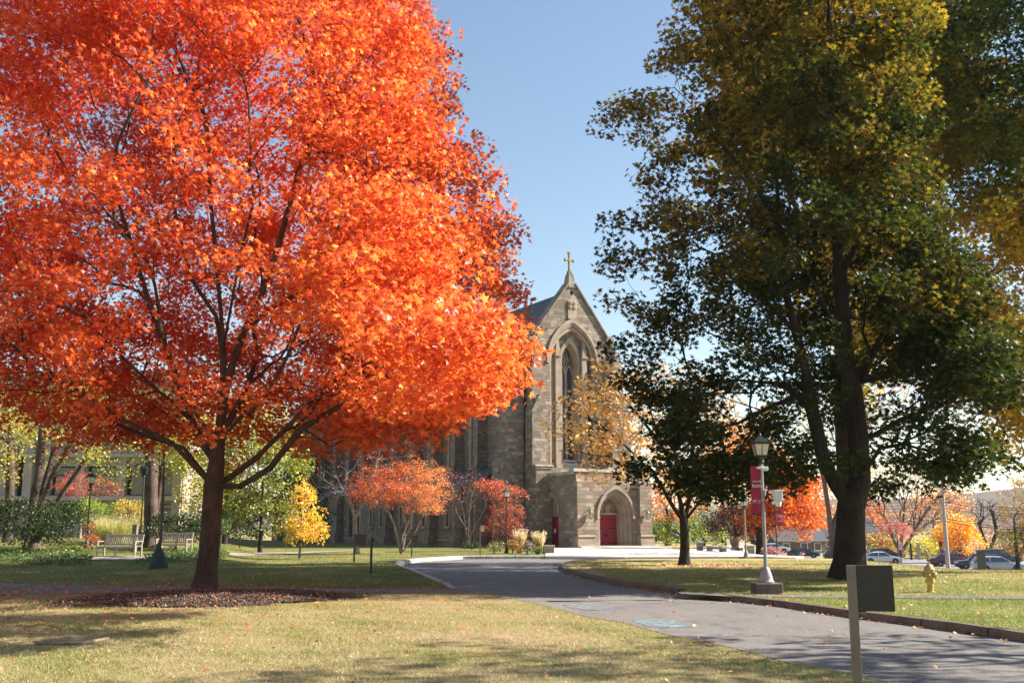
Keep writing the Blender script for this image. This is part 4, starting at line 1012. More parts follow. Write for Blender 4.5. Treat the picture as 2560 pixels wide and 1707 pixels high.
for (ua, ub, va, vb_, lab) in ((1757, 1804, 1375, 1377, 'left stone slab seat between the small piers'), (1816, 1868, 1373, 1377, 'right stone slab seat reaching the largest pier')):
    a, c = onto(ua, 1381), onto(ub, 1385); root = empty('stone_bench', (a + c) / 2, math.atan2(c.y - a.y, c.x - a.x), lab, 'stone bench', 'stone slab seats round the plaza'); L_ = (c - a).length
    MB().bbox((0, .3, .42), (L_, .45, .1), .015).build('slab', m_cap, root)
    for s in (-1, 1): MB().bbox((s * L_ * .35, .3, .17), (.18, .36, .42), .01).build('support', m_block, root)

# drain grate set in the front lawn
b = G(181, 1605); m = MB(); root = empty('drain_grate', (b.x, b.y, .004), R(-8), 'rusty square drain grate sunk in the dry front lawn', 'drain grate')
m_rust = plain('rusty_iron', (.30, .22, .15), .8, .3, .25, 10, .3)
MB().box((0, 0, .0), (.66, .66, .02)).build('pit', plain('pit_soil', (.06, .045, .03), 1.0), root)
m = MB()
for i in range(14): m.box((-.44 + i * .0677, 0, .022), (.03, .95, .022))
for i in range(9): m.box((0, -.44 + i * .11, .0235), (.95, .03, .024))
for s in (-1, 1): m.box((s * .47, 0, .0245), (.05, 1.0, .03)); m.box((0, s * .47, .0255), (1.0, .05, .03))
m.v = [(x * .72, y * .72, z) for x, y, z in m.v]; m.build('grid', m_rust, root)

# utility pole, wires, boards by the street
up = P(2371, 1419, 92); up.z = float(T(up.x, up.y)); top = P(2357, 1150, 92)
root = empty('utility_pole', up, 0, 'pale wooden utility pole before the maroon cars', 'utility pole')
m = MB(); hgt = top.z - up.z + 2.5; m.tube([(0, 0, -.2), (-.06, 0, hgt * .5), ((top.x - up.x) * 1.2, 0, hgt)], [.19, .17, .14], 12); m.build('pole', m_wood_pole, root, smooth=True)
m = MB(); m.box(((top.x - up.x) * 1.1, 0, hgt - .7), (2.2, .1, .12)); m.build('crossarm', m_wood_pole, root)
wires = [(1247, 1258, 'topmost'), (1254, 1263, 'second highest'), (1262, 1271, 'third highest'), (1269, 1277, 'fourth highest'), (1295, 1307, 'second lowest, thick'), (1302, 1310, 'lowest, thick')]
for i, (va, vb_, lab) in enumerate(wires):
    a = P(2150, va + (10 if i > 3 else 8), 110); mid = P(2362, va, 92); e = P(2700, vb_ + 12, 75); m = MB(); pts = []
    for A, B in ((a, mid), (mid, e)):
        for k in range(9):
            t = k / 9; p = A.lerp(B, t); p.z -= 1.4 * t * (1 - t) * (1.0 if A is mid else .6); pts.append(p)
    pts.append(e); m.tube(pts, .028 if i > 3 else .018, 5); o = m.build('power_line', m_blackp, uv=False); tag(o, lab + ' of the black overhead cables crossing the utility pole', 'power line', 'overhead power lines')
b = P(2455, 1421, 80); b.z = H(b.x, b.y); root = empty('notice_board', b, R(-6), 'dark framed notice board on two posts beside the silver wagon', 'notice board')
hb = P(2455, 1375, 80).z - b.z
for s in (-1, 1): MB().bbox((s * .28, 0, hb / 2), (.07, .07, hb + .1), .01).build('post', plain('brown_post', (.10, .075, .06), .8), root)
MB().bbox((0, 0, hb * .66), (.5, .08, hb * .6), .015).build('panel', plain('board_panel', (.05, .05, .055), .4), root); MB().bbox((0, 0, hb * .98), (.66, .14, .06), .01).build('cap', plain('brown_post', (.10, .075, .06), .8), root)
b = P(2253, 1402, 112); b.z = float(T(b.x, b.y)); root = empty('parking_sign', b, R(5), 'small red and white street sign before the vase shaped tree', 'street sign'); hp = P(2253, 1352, 112).z - b.z
MB().tube([(0, 0, 0), (0, 0, hp)], .04, 8).build('post', m_blackp, root); MB().bbox((0, -.05, hp - .5), (.42, .03, .85), .01).build('plate', plain('sign_pale', (.6, .35, .33), .6), root)
b = P(2354, 1402, 118); b.z = float(T(b.x, b.y)); root = empty('parking_sign', b, R(5), 'thin dark street sign left of the utility pole', 'street sign'); hp = P(2354, 1350, 118).z - b.z
MB().tube([(0, 0, 0), (0, 0, hp)], .05, 8).build('post', m_blackp, root); MB().bbox((0, -.06, hp - .4), (.4, .03, .6), .01).build('plate', m_sign, root)
for u, vt, vb_, lab in ((2299, 1356, 1403, 'stubby pale post at the street far side'), (2279, 1357, 1403, 'dark post among the yellow shrubs across the street')):
    b = P(u, vb_, 140); b.z = float(T(b.x, b.y)); o = MB().bbox((0, 0, (P(u, vt, 140).z - b.z) / 2), (.3 if u > 2290 else .2, .3, P(u, vt, 140).z - b.z), .03).build('bollard_post', m_wood_pole if u > 2290 else m_blackp); o.location = b; tag(o, lab, 'post')
m = MB(); m.tube([P(2311, 1366, 139), P(2329, 1400, 139)], .07, 5); o = m.build('guy_wire_guard', m_wood_pole); tag(o, 'slanting pale guy wire guard at the street far side', 'guy wire')

# ------------------------------------------------------------------ cars
m_cglass = plain('car_glass', (.05, .065, .08), .08, 0, .15, 2, 0.0, .9); m_tyre = plain('tyre', (.015, .015, .015), .85); m_rim = plain('alloy', (.45, .45, .46), .35, .8)
m_hl = plain('headlamp', (.75, .75, .72), .15); m_tl = plain('tail_lamp', (.35, .02, .02), .3); m_trim = plain('black_trim', (.02, .02, .02), .6)
def paint(name, c):
    if name in MATS: return MATS[name]
    m, nt, out = new_mat(name); p = princ(nt, out, c, .32, .25, None, .5); p.inputs['Coat Weight'].default_value = 0.7; p.inputs['Coat Roughness'].default_value = .06; MATS[name] = m; return m
STY = {
    'sedan': dict(L=4.7, low=[(-2.35, .55, .78), (-2.25, .38, .92), (-1.5, .26, .97), (-.6, .24, .95), (.6, .24, .92), (1.15, .25, .90), (1.9, .28, .80), (2.25, .34, .68), (2.35, .42, .58)], top=[(-1.85, .97, .97), (-1.05, .95, 1.36), (-.3, .93, 1.44), (.25, .92, 1.41), (1.15, .90, .91)], ry=1.44),
    'wagon': dict(L=4.7, low=[(-2.35, .5, .85), (-2.28, .34, .98), (-1.5, .26, 1.0), (-.6, .24, .98), (.6, .24, .95), (1.1, .25, .93), (1.9, .28, .84), (2.25, .34, .72), (2.35, .42, .6)], top=[(-2.28, 1.0, 1.02), (-1.95, 1.0, 1.42), (-.6, .98, 1.50), (.2, .95, 1.47), (1.1, .93, .94)], ry=1.5),
    'suv': dict(L=4.6, low=[(-2.3, .55, .98), (-2.25, .4, 1.06), (-1.5, .32, 1.08), (0, .3, 1.06), (1.05, .3, 1.04), (1.9, .34, .98), (2.2, .38, .88), (2.3, .48, .72)], top=[(-2.25, 1.07, 1.1), (-2.1, 1.07, 1.68), (-.6, 1.06, 1.77), (.35, 1.05, 1.74), (1.05, 1.04, 1.05)], ry=1.77),
}
def car(base, rz, style, pc, label, scale=1.0):
    S = STY[style]; root = empty('parked_car', base, rz, label, 'car', 'cars parked along the street'); mp = paint('paint_%02x%02x%02x' % tuple(int(c * 255) for c in pc), pc); W = .89
    m = MB(); rings = []
    for i, (x, zb, zt) in enumerate(S['low']):
        e = min(1, (i + .55) / 1.4, (len(S['low']) - i - .45) / 1.4); w = W * (.80 + .2 * e)
        rings.append([(x, -w * .9, zb), (x, -w, zb + .15), (x, -w, zt - .22), (x, -w * .93, zt - .05), (x, -w * .78, zt), (x, 0, zt + .02), (x, w * .78, zt), (x, w * .93, zt - .05), (x, w, zt - .22), (x, w, zb + .15), (x, w * .9, zb)])
    m.loft(rings); m.build('body', mp, root, smooth=True)
    t = S['top']; m = MB(); rings = []
    for x, zb, zt in t:
        wt = W * (.80 - .14 * (zt - .95) / .6); rings.append([(x, -W * .84, zb - .06), (x, -wt * 1.0, max(zt - .07, zb)), (x, -wt * .8, zt), (x, wt * .8, zt), (x, wt * 1.0, max(zt - .07, zb)), (x, W * .84, zb - .06)])
    m.loft(rings); m.build('window', m_cglass, root, smooth=False)
    m = MB(); rr = []
    for x, zb, zt in t[1:-1]:
        wt = W * (.80 - .14 * (zt - .95) / .6); rr.append([(x, -wt * 1.02, zt - .075), (x, -wt * .8, zt + .02), (x, wt * .8, zt + .02), (x, wt * 1.02, zt - .075)])
    m.loft(rr); m.build('roof', mp, root, smooth=True)
    for s in (-1, 1):
        m = MB()
        def rail(a): x, zb, zt = t[a]; wt = W * (.80 - .14 * (zt - .95) / .6); return Vector((x, s * wt * .93, zt - .01))
        for a, b2 in ((0, 1), (len(t) - 2, len(t) - 1)): MB().tube([rail(a), rail(b2)], .04, 6).build('pillar', mp, root)
        xm = (t[1][0] + t[-2][0]) / 2; m.tube([(xm, s * W * .85, .93), (xm - .05, s * W * .72, S['ry'] - .06)], .035, 6)
        if style != 'sedan': m.build('pillar', mp, root); m = MB(); m.tube([(t[1][0] + .55, s * W * .85, 1.0), (t[1][0] + .45, s * W * .72, S['ry'] - .09)], .045, 6)
        m.build('pillar', mp, root)
        m = MB(); m.bbox((t[-1][0] - .28, s * (W + .08), .99), (.14, .2, .12), .03); m.build('mirror', mp, root)
        m = MB(); x = S['low'][-2][0]; m.bbox((x - .12, s * .62, S['low'][-2][2] - .08), (.34, .34, .13), .04); m.build('headlight', m_hl, root)
        m = MB(); x = S['low'][0][0]; m.bbox((x + .08, s * .66, S['low'][0][2] + .02), (.2, .3, .16), .03); m.build('tail_light', m_tl, root)
        for x in (-1.38, 1.42):
            wv = MB(); M = Matrix.Translation((x, s * (W - .09), .32)) @ Matrix.Rotation(R(90), 4, 'X')
            wv.lathe([(.2, -.1), (.30, -.105), (.325, -.08), (.325, .08), (.30, .105), (.2, .1)], n=20, M=M); wh = wv.build('wheel', m_tyre, root, smooth=True)
            rb = MB(); rb.lathe([(.0, -.11), (.06, -.112), (.2, -.1), (.21, -.09), (.21, .09), (.2, .1), (.06, .112), (0, .11)], n=14, M=M); rb.build('rim', m_rim, wh)
            ab = MB(); ab.lathe([(.37, -.02), (.37, .02)], n=20, M=Matrix.Translation((x, s * (W + .0), .34)) @ Matrix.Rotation(R(90), 4, 'X')); ab.build('wheel_arch', m_trim, root)
    m = MB(); m.bbox((S['low'][-1][0] - .03, 0, .42), (.12, 1.1, .14), .03); m.build('grille', m_trim, root)
    m = MB(); m.bbox((0, 0, .27), (S['L'] - .5, 1.7, .1), .02); m.build('sill', m_trim, root)
    root.scale = (scale,) * 3; return root
def car_at(u, Y, rz, style, c, label, s=1.0, dz=0.0):
    x = (u - CU) / FPX * (CT * Y + ST * (float(T((u - CU) / FPX * Y, Y)) - EYE)) ; car(Vector((x, Y, float(T(x, Y)) + .03 + dz)), R(rz), style, c, label, s)
car_at(2496, 101, -8, 'wagon', (.30, .32, .35), 'silver estate car, nearest of the cars parked at right')
car_at(2378, 116, -6, 'sedan', (.13, .008, .018), 'maroon saloon car behind the utility pole')
car_at(2204, 124, -8, 'sedan', (.5, .5, .51), 'white saloon car just right of the big dark trunk')
car_at(2008, 150, -12, 'sedan', (.008, .012, .022), 'black saloon car below the bright orange tree')
car_at(2396, 137, -6, 'suv', (.12, .012, .02), 'maroon tall car behind the maroon saloon')
car_at(2500, 122, -6, 'suv', (.02, .025, .03), 'black tall car behind the silver estate car')
car_at(2216, 142, -8, 'wagon', (.045, .015, .02), 'dark plum car behind the white saloon')
car_at(2108, 132, -10, 'wagon', (.015, .02, .028), 'dark blue car seen between the two trunks')
car_at(2443, 108, 172, 'suv', (.025, .025, .03), 'charcoal car tail just left of the silver estate car', .9)
car_at(1936, 160, -10, 'sedan', (.6, .6, .6), 'white car glimpsed behind the main lamp post')
car_at(1664, 118, -15, 'sedan', (.10, .12, .13), 'grey car glimpsed in the shade right of the chapel', 1.0)

# ------------------------------------------------------------------ buildings in the distance
m_beige = plain('beige_precast', (.42, .345, .29), .9, 0, .1, .5, .15, .2); m_beige2 = plain('beige_ledge', (.48, .40, .34), .9, 0, .1, .7)
m_win_d = glass_mat('office_glass', (.06, .055, .045), .1, (1.1, .9)); m_dark = plain('dark_recess', (.05, .045, .045), .9)
Yb = 78.0; bx0 = P(-260, 1200, Yb).x; bx1 = P(458, 1200, Yb).x; bz = float(T((bx0 + bx1) / 2, Yb)) - .3
hall = empty('college_building', (bx1, Yb, bz), R(3), 'beige precast building with wide windows behind the left garden', 'building')
def bu(u): return P(u, 1200, Yb).x - bx1
def bv(v): return P(300, v, Yb).z - bz
wins = [(134, 193), (222, 294), (319, 375), (385, 433)]; wz0, wz1 = bv(1238), bv(1166); rec = [(-240, -180), (-120, -60), (52, 73)]
m = MB(); W0 = bx0 - bx1
holes = [[(bu(a), wz0), (bu(b), wz0), (bu(b), wz1), (bu(a), wz1)] for a, b in wins] + [[(bu(a), bv(1300)), (bu(b), bv(1300)), (bu(b), bv(1130)), (bu(a), bv(1130))] for a, b in rec]
lo = [[(bu(a), bv(1305)), (bu(b), bv(1305)), (bu(b), bv(1258)), (bu(a), bv(1258))] for a, b in wins]
up_ = [[(bu(a), bv(1120)), (bu(b), bv(1120)), (bu(b), bv(1050)), (bu(a), bv(1050))] for a, b in wins]
m.plate([(W0, 0), (0, 0), (0, bv(930)), (W0, bv(930))], holes + lo + up_, 0, .6); m.box((-.3, 8, bv(930) / 2), (.58, 15, bv(930))); m.box((W0 / 2, 8, bv(930) - .15), (-W0 - .7, 14.6, .3)); m.build('wall', m_beige, hall)
for hs in holes + lo + up_:
    xs = [p[0] for p in hs]; zs = [p[1] for p in hs]; cx, cz, w, h = sum(xs) / 4, sum(zs) / 4, max(xs) - min(xs), max(zs) - min(zs)
    f = MB().box((cx, .52, cz), (w - .02, .06, h - .02)).build('window', m_win_d, hall)
    g = MB()
    for q in (-.5, .5): g.box((cx + q * w * .96, .42, cz), (w * .04, .12, h - .02))
    g.box((cx, .42, cz + h * .2), (w * .9, .1, .07)); g.box((cx, .42, cz - h * .48), (w * .9, .1, .07)); g.box((cx, .42, cz + h * .48), (w * .9, .1, .07)); g.build('frame', m_dark, f)
m = MB()
for u in (40, 80, 120, 207, 308, 380, 445): m.box((bu(u), -.16, bv(930) / 2), (.62, .31, bv(930) - .1))
m.build('pilaster', m_beige, hall)
m = MB(); m.box((W0 / 2, -.2, bv(1246)), (-W0 + .3, .62, .3)); m.box((W0 / 2, -.2, bv(1140)), (-W0 + .3, .5, .22)); m.build('ledge', m_beige2, hall)

m_brick_d = stone_mat('house_brick', (.16, .09, .07), (.24, .15, .12), (.25, .22, .2), .22, .075, ms=.01)
m_shing = plain('grey_shingle', (.035, .04, .05), .8, 0, .2, 3, .3)
def house(u, Y, rz, w, d, h, rh, label, z=None):
    x = P(u, 1380, Y).x; b = Vector((x, Y, float(T(x, Y)) if z is None else z)); root = empty('brick_house', b, R(rz), label, 'house', 'houses beyond the street')
    m = MB(); m.box((0, d / 2, h / 2), (w, d, h)); m.add([(w / 2, 0, h), (w / 2, d, h), (w / 2, d / 2, h + rh), (-w / 2, 0, h), (-w / 2, d, h), (-w / 2, d / 2, h + rh)], [(0, 1, 2), (3, 5, 4)]); m.build('wall', m_brick_d, root)
    m = MB(); o = .35
    for sy, y0_ in ((0, -o), (1, d + o)): m.add([(-w / 2 - o, y0_, h - .25), (w / 2 + o, y0_, h - .25), (w / 2 + o, d / 2, h + rh + .1), (-w / 2 - o, d / 2, h + rh + .1), (-w / 2 - o, y0_, h - .4), (w / 2 + o, y0_, h - .4), (w / 2 + o, d / 2, h + rh - .05), (-w / 2 - o, d / 2, h + rh - .05)], [(0, 1, 2, 3), (7, 6, 5, 4), (0, 4, 5, 1), (0, 3, 7, 4), (1, 5, 6, 2)])
    m.build('roof', m_shing, root); m = MB(); m.bbox((w * .3, d * .5, h + rh), (.8, .8, 1.6), .03); m.build('chimney', m_brick_d, root)
    for q in (-.3, .05, .32):
        f = MB().box((w * q, -.02, h * .55), (1.3, .1, 1.3)).build('window', m_cglass, root); g = MB()
        for s in (-1, 1): g.box((w * q + s * .65, -.05, h * .55), (.1, .14, 1.4)); g.box((w * q, -.052, h * .55 + s * .66), (1.4, .15, .1))
        g.build('frame', m_white, f)
house(2004, 178, 18, 10, 8, 2.6, 3.4, 'low brick house with a dark gabled roof behind the black saloon', z=-2.9)
house(2122, 190, 8, 12, 8, 3.0, 3.0, 'dark roofed house mostly hidden by the big dark trunk', z=-2.6)

# ------------------------------------------------------------------ trees
def A(p): return np.array(p[:], float)
bk_maple = bark_mat('maple_bark', (.03, .02, .016), (.085, .055, .042)); bk_dark = bark_mat('dark_bark', (.014, .012, .01), (.042, .034, .028))
bk_birch = bark_mat('birch_bark', (.03, .022, .019), (.13, .095, .075), 7.0); bk_grey = bark_mat('grey_bark', (.11, .09, .075), (.30, .26, .22)); bk_twig = bark_mat('twig_bark', (.06, .045, .04), (.15, .12, .10))
lf_maple = leaf_mat('maple_leaf', .56, .03, 1.0, 1.55); lf_green = leaf_mat('green_leaf', .36, .018, 1.05, 2.1); lf_yel = leaf_mat('yellow_leaf', .5, .05, 1.05, 1.4); lf_shrub = leaf_mat('shrub_leaf', .3, .022, 1.0, 1.4)

# --- the red maple
mb_ = G(510, 1480); YM = mb_.y
def zof(v, Y): return P(CU, v, Y).z
def rad(u, v, Y, u0): return abs(P(u, v, Y).x - P(u0, v, Y).x)
rows = [(-330, 400, 650), (-200, 140, 890), (0, -20, 1045), (120, -90, 1115), (300, -140, 1170), (360, -200, 1225), (480, -250, 1295), (620, -280, 1310), (760, -300, 1340), (850, -300, 1360), (950, -250, 1300), (1000, -200, 1250), (1050, -60, 1180), (1090, 150, 1090), (1130, 300, 960)]
prof = [(zof(v, YM), rad(l, v, YM, 520) * .93, rad(r, v, YM, 520) * (.885 if v < 640 else .93)) for v, l, r in rows]
att = profile_points(3300, (mb_.x, YM), prof, inner=.42, noise_amp=.06, power=.62, seed=2.0)
# keep the middle of the underside open so that the limbs show
rr_ = np.hypot(att[:, 0] - mb_.x, att[:, 1] - YM); att = att[~((att[:, 2] < 6.5) & (rr_ < 3.4 - .3 * (att[:, 2] - 3)) & (att[:, 1] < YM + 3.0))]
bk_ = profile_points(1100, (mb_.x, YM), prof, inner=.35, noise_amp=.05, power=.7, seed=2.6); att = np.concatenate([att, bk_[(bk_[:, 1] > YM + 1.5) & (bk_[:, 2] > 4.2)]])
fr_ = (att[:, 1] < YM + .5) & (np.abs(att[:, 0] - mb_.x + .4) < 4.6 - .22 * np.maximum(0, att[:, 2] - 6)) & (att[:, 2] < 12.5) & (rng.random(len(att)) < .74); att = att[~fr_]
att = np.concatenate([att, blob_points(270, [((-1.3, 17.0, 4.4), (1.6, 1.7, .8)), ((-1.3, 20.0, 4.8), (1.5, 1.8, 1.1)), ((-1.5, 15.2, 4.5), (1.4, 1.1, .6)), ((-2.6, 20.5, 7.0), (1.6, 2.2, 1.6)), ((-2.6, 18.6, 6.0), (1.5, 1.5, 1.0))], .2)])
def lm(pts, dy): # limb from pixels, depth offset growing along it
    n = len(pts); return [A(P(u, v, YM + dy * i / max(1, n - 1))) for i, (u, v) in enumerate(pts)]
limbs = [[A(Vector((mb_.x, YM, .02))), A(P(522, 1380, YM)), A(P(529, 1290, YM)), A(P(534, 1215, YM)), A(P(548, 1100, YM)), A(P(560, 980, YM)), A(P(556, 827, YM)), A(P(540, 640, YM)), A(P(524, 480, YM)), A(P(520, 300, YM)), A(P(530, 120, YM))],
         lm([(560, 985), (585, 900), (611, 827), (653, 740), (697, 610), (724, 512), (760, 380)], -1.0), lm([(530, 1180), (505, 1110), (479, 1045), (424, 903), (375, 762), (337, 640), (300, 520)], 1.2),
         lm([(528, 1200), (480, 1160), (429, 1105), (306, 1049), (214, 988), (90, 930)], -1.5), lm([(538, 1235), (580, 1190), (642, 1143), (740, 1045), (827, 958), (940, 900)], 1.0),
         lm([(540, 1245), (600, 1215), (675, 1170), (751, 1072), (860, 1010), (1000, 980)], -1.8), lm([(562, 1090), (600, 1045), (653, 1012), (718, 892), (751, 805), (800, 700)], -2.2),
         lm([(545, 1120), (500, 1050), (470, 1000), (430, 905), (400, 820)], -3.0), lm([(556, 860), (540, 790), (480, 700), (440, 560)], 2.0), lm([(610, 827), (680, 770), (800, 700), (900, 610)], 2.5),
         lm([(545, 1140), (560, 1080), (620, 960), (660, 840)], 4.5), lm([(538, 1160), (500, 1080), (440, 1010), (330, 930)], 4.0), lm([(520, 1190), (460, 1120), (340, 1080), (180, 1010)], 2.5),
         lm([(558, 900), (575, 780), (600, 640), (640, 480)], -3.5), lm([(479, 1045), (400, 980), (270, 860), (190, 760)], -3.2)]
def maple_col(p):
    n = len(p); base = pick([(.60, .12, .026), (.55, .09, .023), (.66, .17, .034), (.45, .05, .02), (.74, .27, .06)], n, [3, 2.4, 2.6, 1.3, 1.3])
    k = np.clip(.48 - .085 * (p[:, 0] - mb_.x) + .05 * (p[:, 2] - 9) + .55 * wave(p, .5, 1.3), 0, 1)[:, None]  # redder up and left; the left side's own shade is partly put in
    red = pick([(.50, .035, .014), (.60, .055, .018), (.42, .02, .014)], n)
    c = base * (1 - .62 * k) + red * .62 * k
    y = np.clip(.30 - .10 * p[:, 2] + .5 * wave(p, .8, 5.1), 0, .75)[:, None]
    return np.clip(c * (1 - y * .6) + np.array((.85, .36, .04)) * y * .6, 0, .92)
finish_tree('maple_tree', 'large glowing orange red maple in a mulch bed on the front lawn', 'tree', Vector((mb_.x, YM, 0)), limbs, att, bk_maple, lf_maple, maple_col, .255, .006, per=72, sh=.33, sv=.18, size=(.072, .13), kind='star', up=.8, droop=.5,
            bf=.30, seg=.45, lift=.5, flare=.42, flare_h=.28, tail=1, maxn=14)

# --- the big dark tree on the right
db = onto(2122, 1449); YD = db.y
rows = [(-520, 2040, 2200), (-300, 1880, 2310), (-100, 1790, 2390), (0, 1755, 2400), (100, 1700, 2390), (230, 1625, 2350), (300, 1600, 2340), (480, 1605, 2340), (560, 1570, 2390), (700, 1525, 2440), (800, 1540, 2470), (900, 1590, 2480), (1000, 1620, 2480), (1100, 1640, 2470), (1180, 1690, 2440), (1235, 1760, 2380)]
prof = [(zof(v, YD), rad(l, v, YD, 2110), rad(r, v, YD, 2110)) for v, l, r in rows]
att = profile_points(1500, (db.x - .1, YD), prof, inner=.30, noise_amp=.15, power=.6, seed=4.0, depth_k=.8)
att = np.concatenate([att, blob_points(190, [((P(1620, 960, 29).x, 29, P(1620, 960, 29).z), (.9, 1.6, .6)), ((P(1730, 1060, 28).x, 28.5, P(1730, 1060, 28).z), (1.0, 1.4, .7)), ((P(1690, 1170, 28).x, 28.5, P(1690, 1170, 28).z), (1.2, 1.4, .5)), ((P(1820, 1180, 28).x, 28.0, P(1800, 1190, 28).z), (1.4, 1.4, .6)), ((P(2330, 1190, 27).x, 27.5, P(2330, 1150, 27).z), (1.6, 1.3, .9)), ((13.0, 28.2, 6.0), (2.0, 1.8, 1.3)), ((12.2, 28.6, 7.8), (1.8, 1.8, 1.3))], .2)])
rr_ = np.hypot(att[:, 0] - db.x, att[:, 1] - YD); att = att[~((att[:, 2] < 6.0) & (rr_ < 2.6))]
att = att[~((att[:, 2] < 9.5) & (np.abs(att[:, 0] - db.x + .55) < 1.75) & (att[:, 1] < YD + .6) & (rng.random(len(att)) < .9))]
att = att[~((att[:, 2] < 8.2) & (att[:, 0] < P(1900, 1000, YD).x) & (rng.random(len(att)) < .42))]
def ld(pts, dy): n = len(pts); return [A(P(u, v, YD + dy * i / max(1, n - 1))) for i, (u, v) in enumerate(pts)]
limbs = [[A(db), A(P(2124, 1400, YD)), A(P(2126, 1320, YD)), A(P(2128, 1265, YD)), A(P(2150, 1200, YD)), A(P(2146, 1101, YD)), A(P(2133, 983, YD)), A(P(2112, 865, YD)), A(P(2100, 700, YD)), A(P(2090, 500, YD)), A(P(2080, 250, YD)), A(P(2070, -50, YD))],
         ld([(2120, 1275), (2088, 1210), (2059, 1148), (2032, 1030), (2016, 936), (1990, 830), (1969, 747), (1950, 560), (1935, 350)], -.6), ld([(2005, 926), (1950, 905), (1875, 879), (1742, 818), (1650, 790)], -1.5),
         ld([(2165, 1105), (2190, 1085), (2252, 1049), (2370, 1007), (2460, 995), (2560, 985)], -1.2), ld([(2133, 983), (2180, 880), (2250, 760), (2300, 640)], 1.5), ld([(1990, 830), (1900, 740), (1800, 640), (1700, 600)], 1.5),
         ld([(2025, 1000), (1940, 1010), (1840, 1060), (1740, 1080)], -2.2), ld([(2100, 700), (2160, 560), (2230, 420)], -1.5), ld([(1950, 560), (1860, 430), (1780, 330)], -1.0), ld([(2112, 865), (2060, 760), (2000, 640)], -3.5), ld([(2150, 1180), (2200, 1120), (2260, 1110), (2330, 1130)], -2.5), ld([(2030, 1030), (1960, 960), (1850, 950), (1700, 960)], 2.0)]
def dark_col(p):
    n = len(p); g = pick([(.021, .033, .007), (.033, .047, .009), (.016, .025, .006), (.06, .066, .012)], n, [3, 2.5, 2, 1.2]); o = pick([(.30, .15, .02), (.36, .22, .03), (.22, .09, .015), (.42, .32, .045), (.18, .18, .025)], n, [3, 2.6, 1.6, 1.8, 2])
    sl = np.clip((p[:, 0] - db.x - 1.5) * .22, 0, .8)[:, None] * np.clip((p[:, 2:3] - 8) / 6, 0, 1); o = o * (1 - sl) + pick([(.5, .36, .045), (.56, .42, .06), (.34, .32, .04)], n) * sl  # yellower upper right leaves paint in the sunlit side
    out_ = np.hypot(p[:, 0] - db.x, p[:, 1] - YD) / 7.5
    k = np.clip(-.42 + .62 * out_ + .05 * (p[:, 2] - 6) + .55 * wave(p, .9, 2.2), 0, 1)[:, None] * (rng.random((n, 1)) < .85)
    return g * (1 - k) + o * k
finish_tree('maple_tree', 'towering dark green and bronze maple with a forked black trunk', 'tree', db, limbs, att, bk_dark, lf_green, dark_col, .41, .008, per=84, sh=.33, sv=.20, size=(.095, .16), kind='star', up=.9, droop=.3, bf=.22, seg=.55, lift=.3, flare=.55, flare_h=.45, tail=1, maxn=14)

# --- its neighbour at the right edge
nb = Vector((22.6, 38.5, 0.0)); nb.z = H(22.6, 38.5)
att = blob_points(1080, [((20.5, 39.5, 20.5), (4.6, 5.5, 3.6)), ((18.6, 38.0, 15.5), (3.2, 4, 2.6)), ((18.6, 36.5, 12.0), (2.9, 3.5, 2.0)), ((22.5, 39.5, 24.5), (4.6, 5.5, 3.4)), ((24.5, 38, 16), (6, 6, 7)), ((18.4, 38, 8.6), (2.6, 3, 1.3)), ((19.0, 37, 7.0), (2.6, 3, 1.7)), ((19.6, 37, 10.6), (3.2, 3, 2.0)), ((17.3, 36.5, 6.4), (2.0, 2.5, 1.3)), ((18.4, 37, 5.2), (1.7, 2, .8))], .35)
limbs = [[A(nb), A((22.6, 38.5, 2.5)), A((22.4, 38.5, 6)), A((22.0, 38.5, 11)), A((21.6, 38.8, 17)), A((21.4, 39, 23))], [A((22.5, 38.5, 3.2)), A(P(2640, 1235, 38)), A(P(2600, 1205, 38)), A(P(2545, 1158, 37.6)), A(P(2500, 1130, 37.4)), A(P(2460, 1080, 37.2))], [A((22.2, 38.5, 9)), A((20, 38.2, 12)), A((18, 37.6, 14.5))], [A((21.8, 38.6, 14)), A((19.6, 38.8, 17.5)), A((18.4, 39, 20))], [A((22.3, 38.5, 8)), A((25, 38, 12)), A((27, 38, 16))]]
def n_col(p):
    n = len(p); g = pick([(.04, .065, .014), (.06, .09, .018), (.03, .05, .012), (.10, .13, .02)], n); o = pick([(.45, .26, .03), (.55, .36, .045), (.38, .17, .022), (.30, .28, .04)], n)
    k = np.clip(.1 + .7 * np.exp(-((p[:, 2] - 11.5) / 2.2) ** 2) - .35 * (p[:, 2] - 14) / 7 + .75 * wave(p, .5, 7.1), 0, 1)[:, None]; return g * (1 - k) + o * k  # mid-height yellow band paints in the sunlit bough
finish_tree('maple_tree', 'dark tree cut by the right picture edge, with a lower bough coloured yellow as if sunlit', 'tree', nb, limbs, att, bk_dark, lf_green, n_col, .45, .010, per=84, sh=.48, sv=.30, size=(.12, .19), kind='star', up=.9, bf=.2, seg=.6, lift=.3, tail=1)

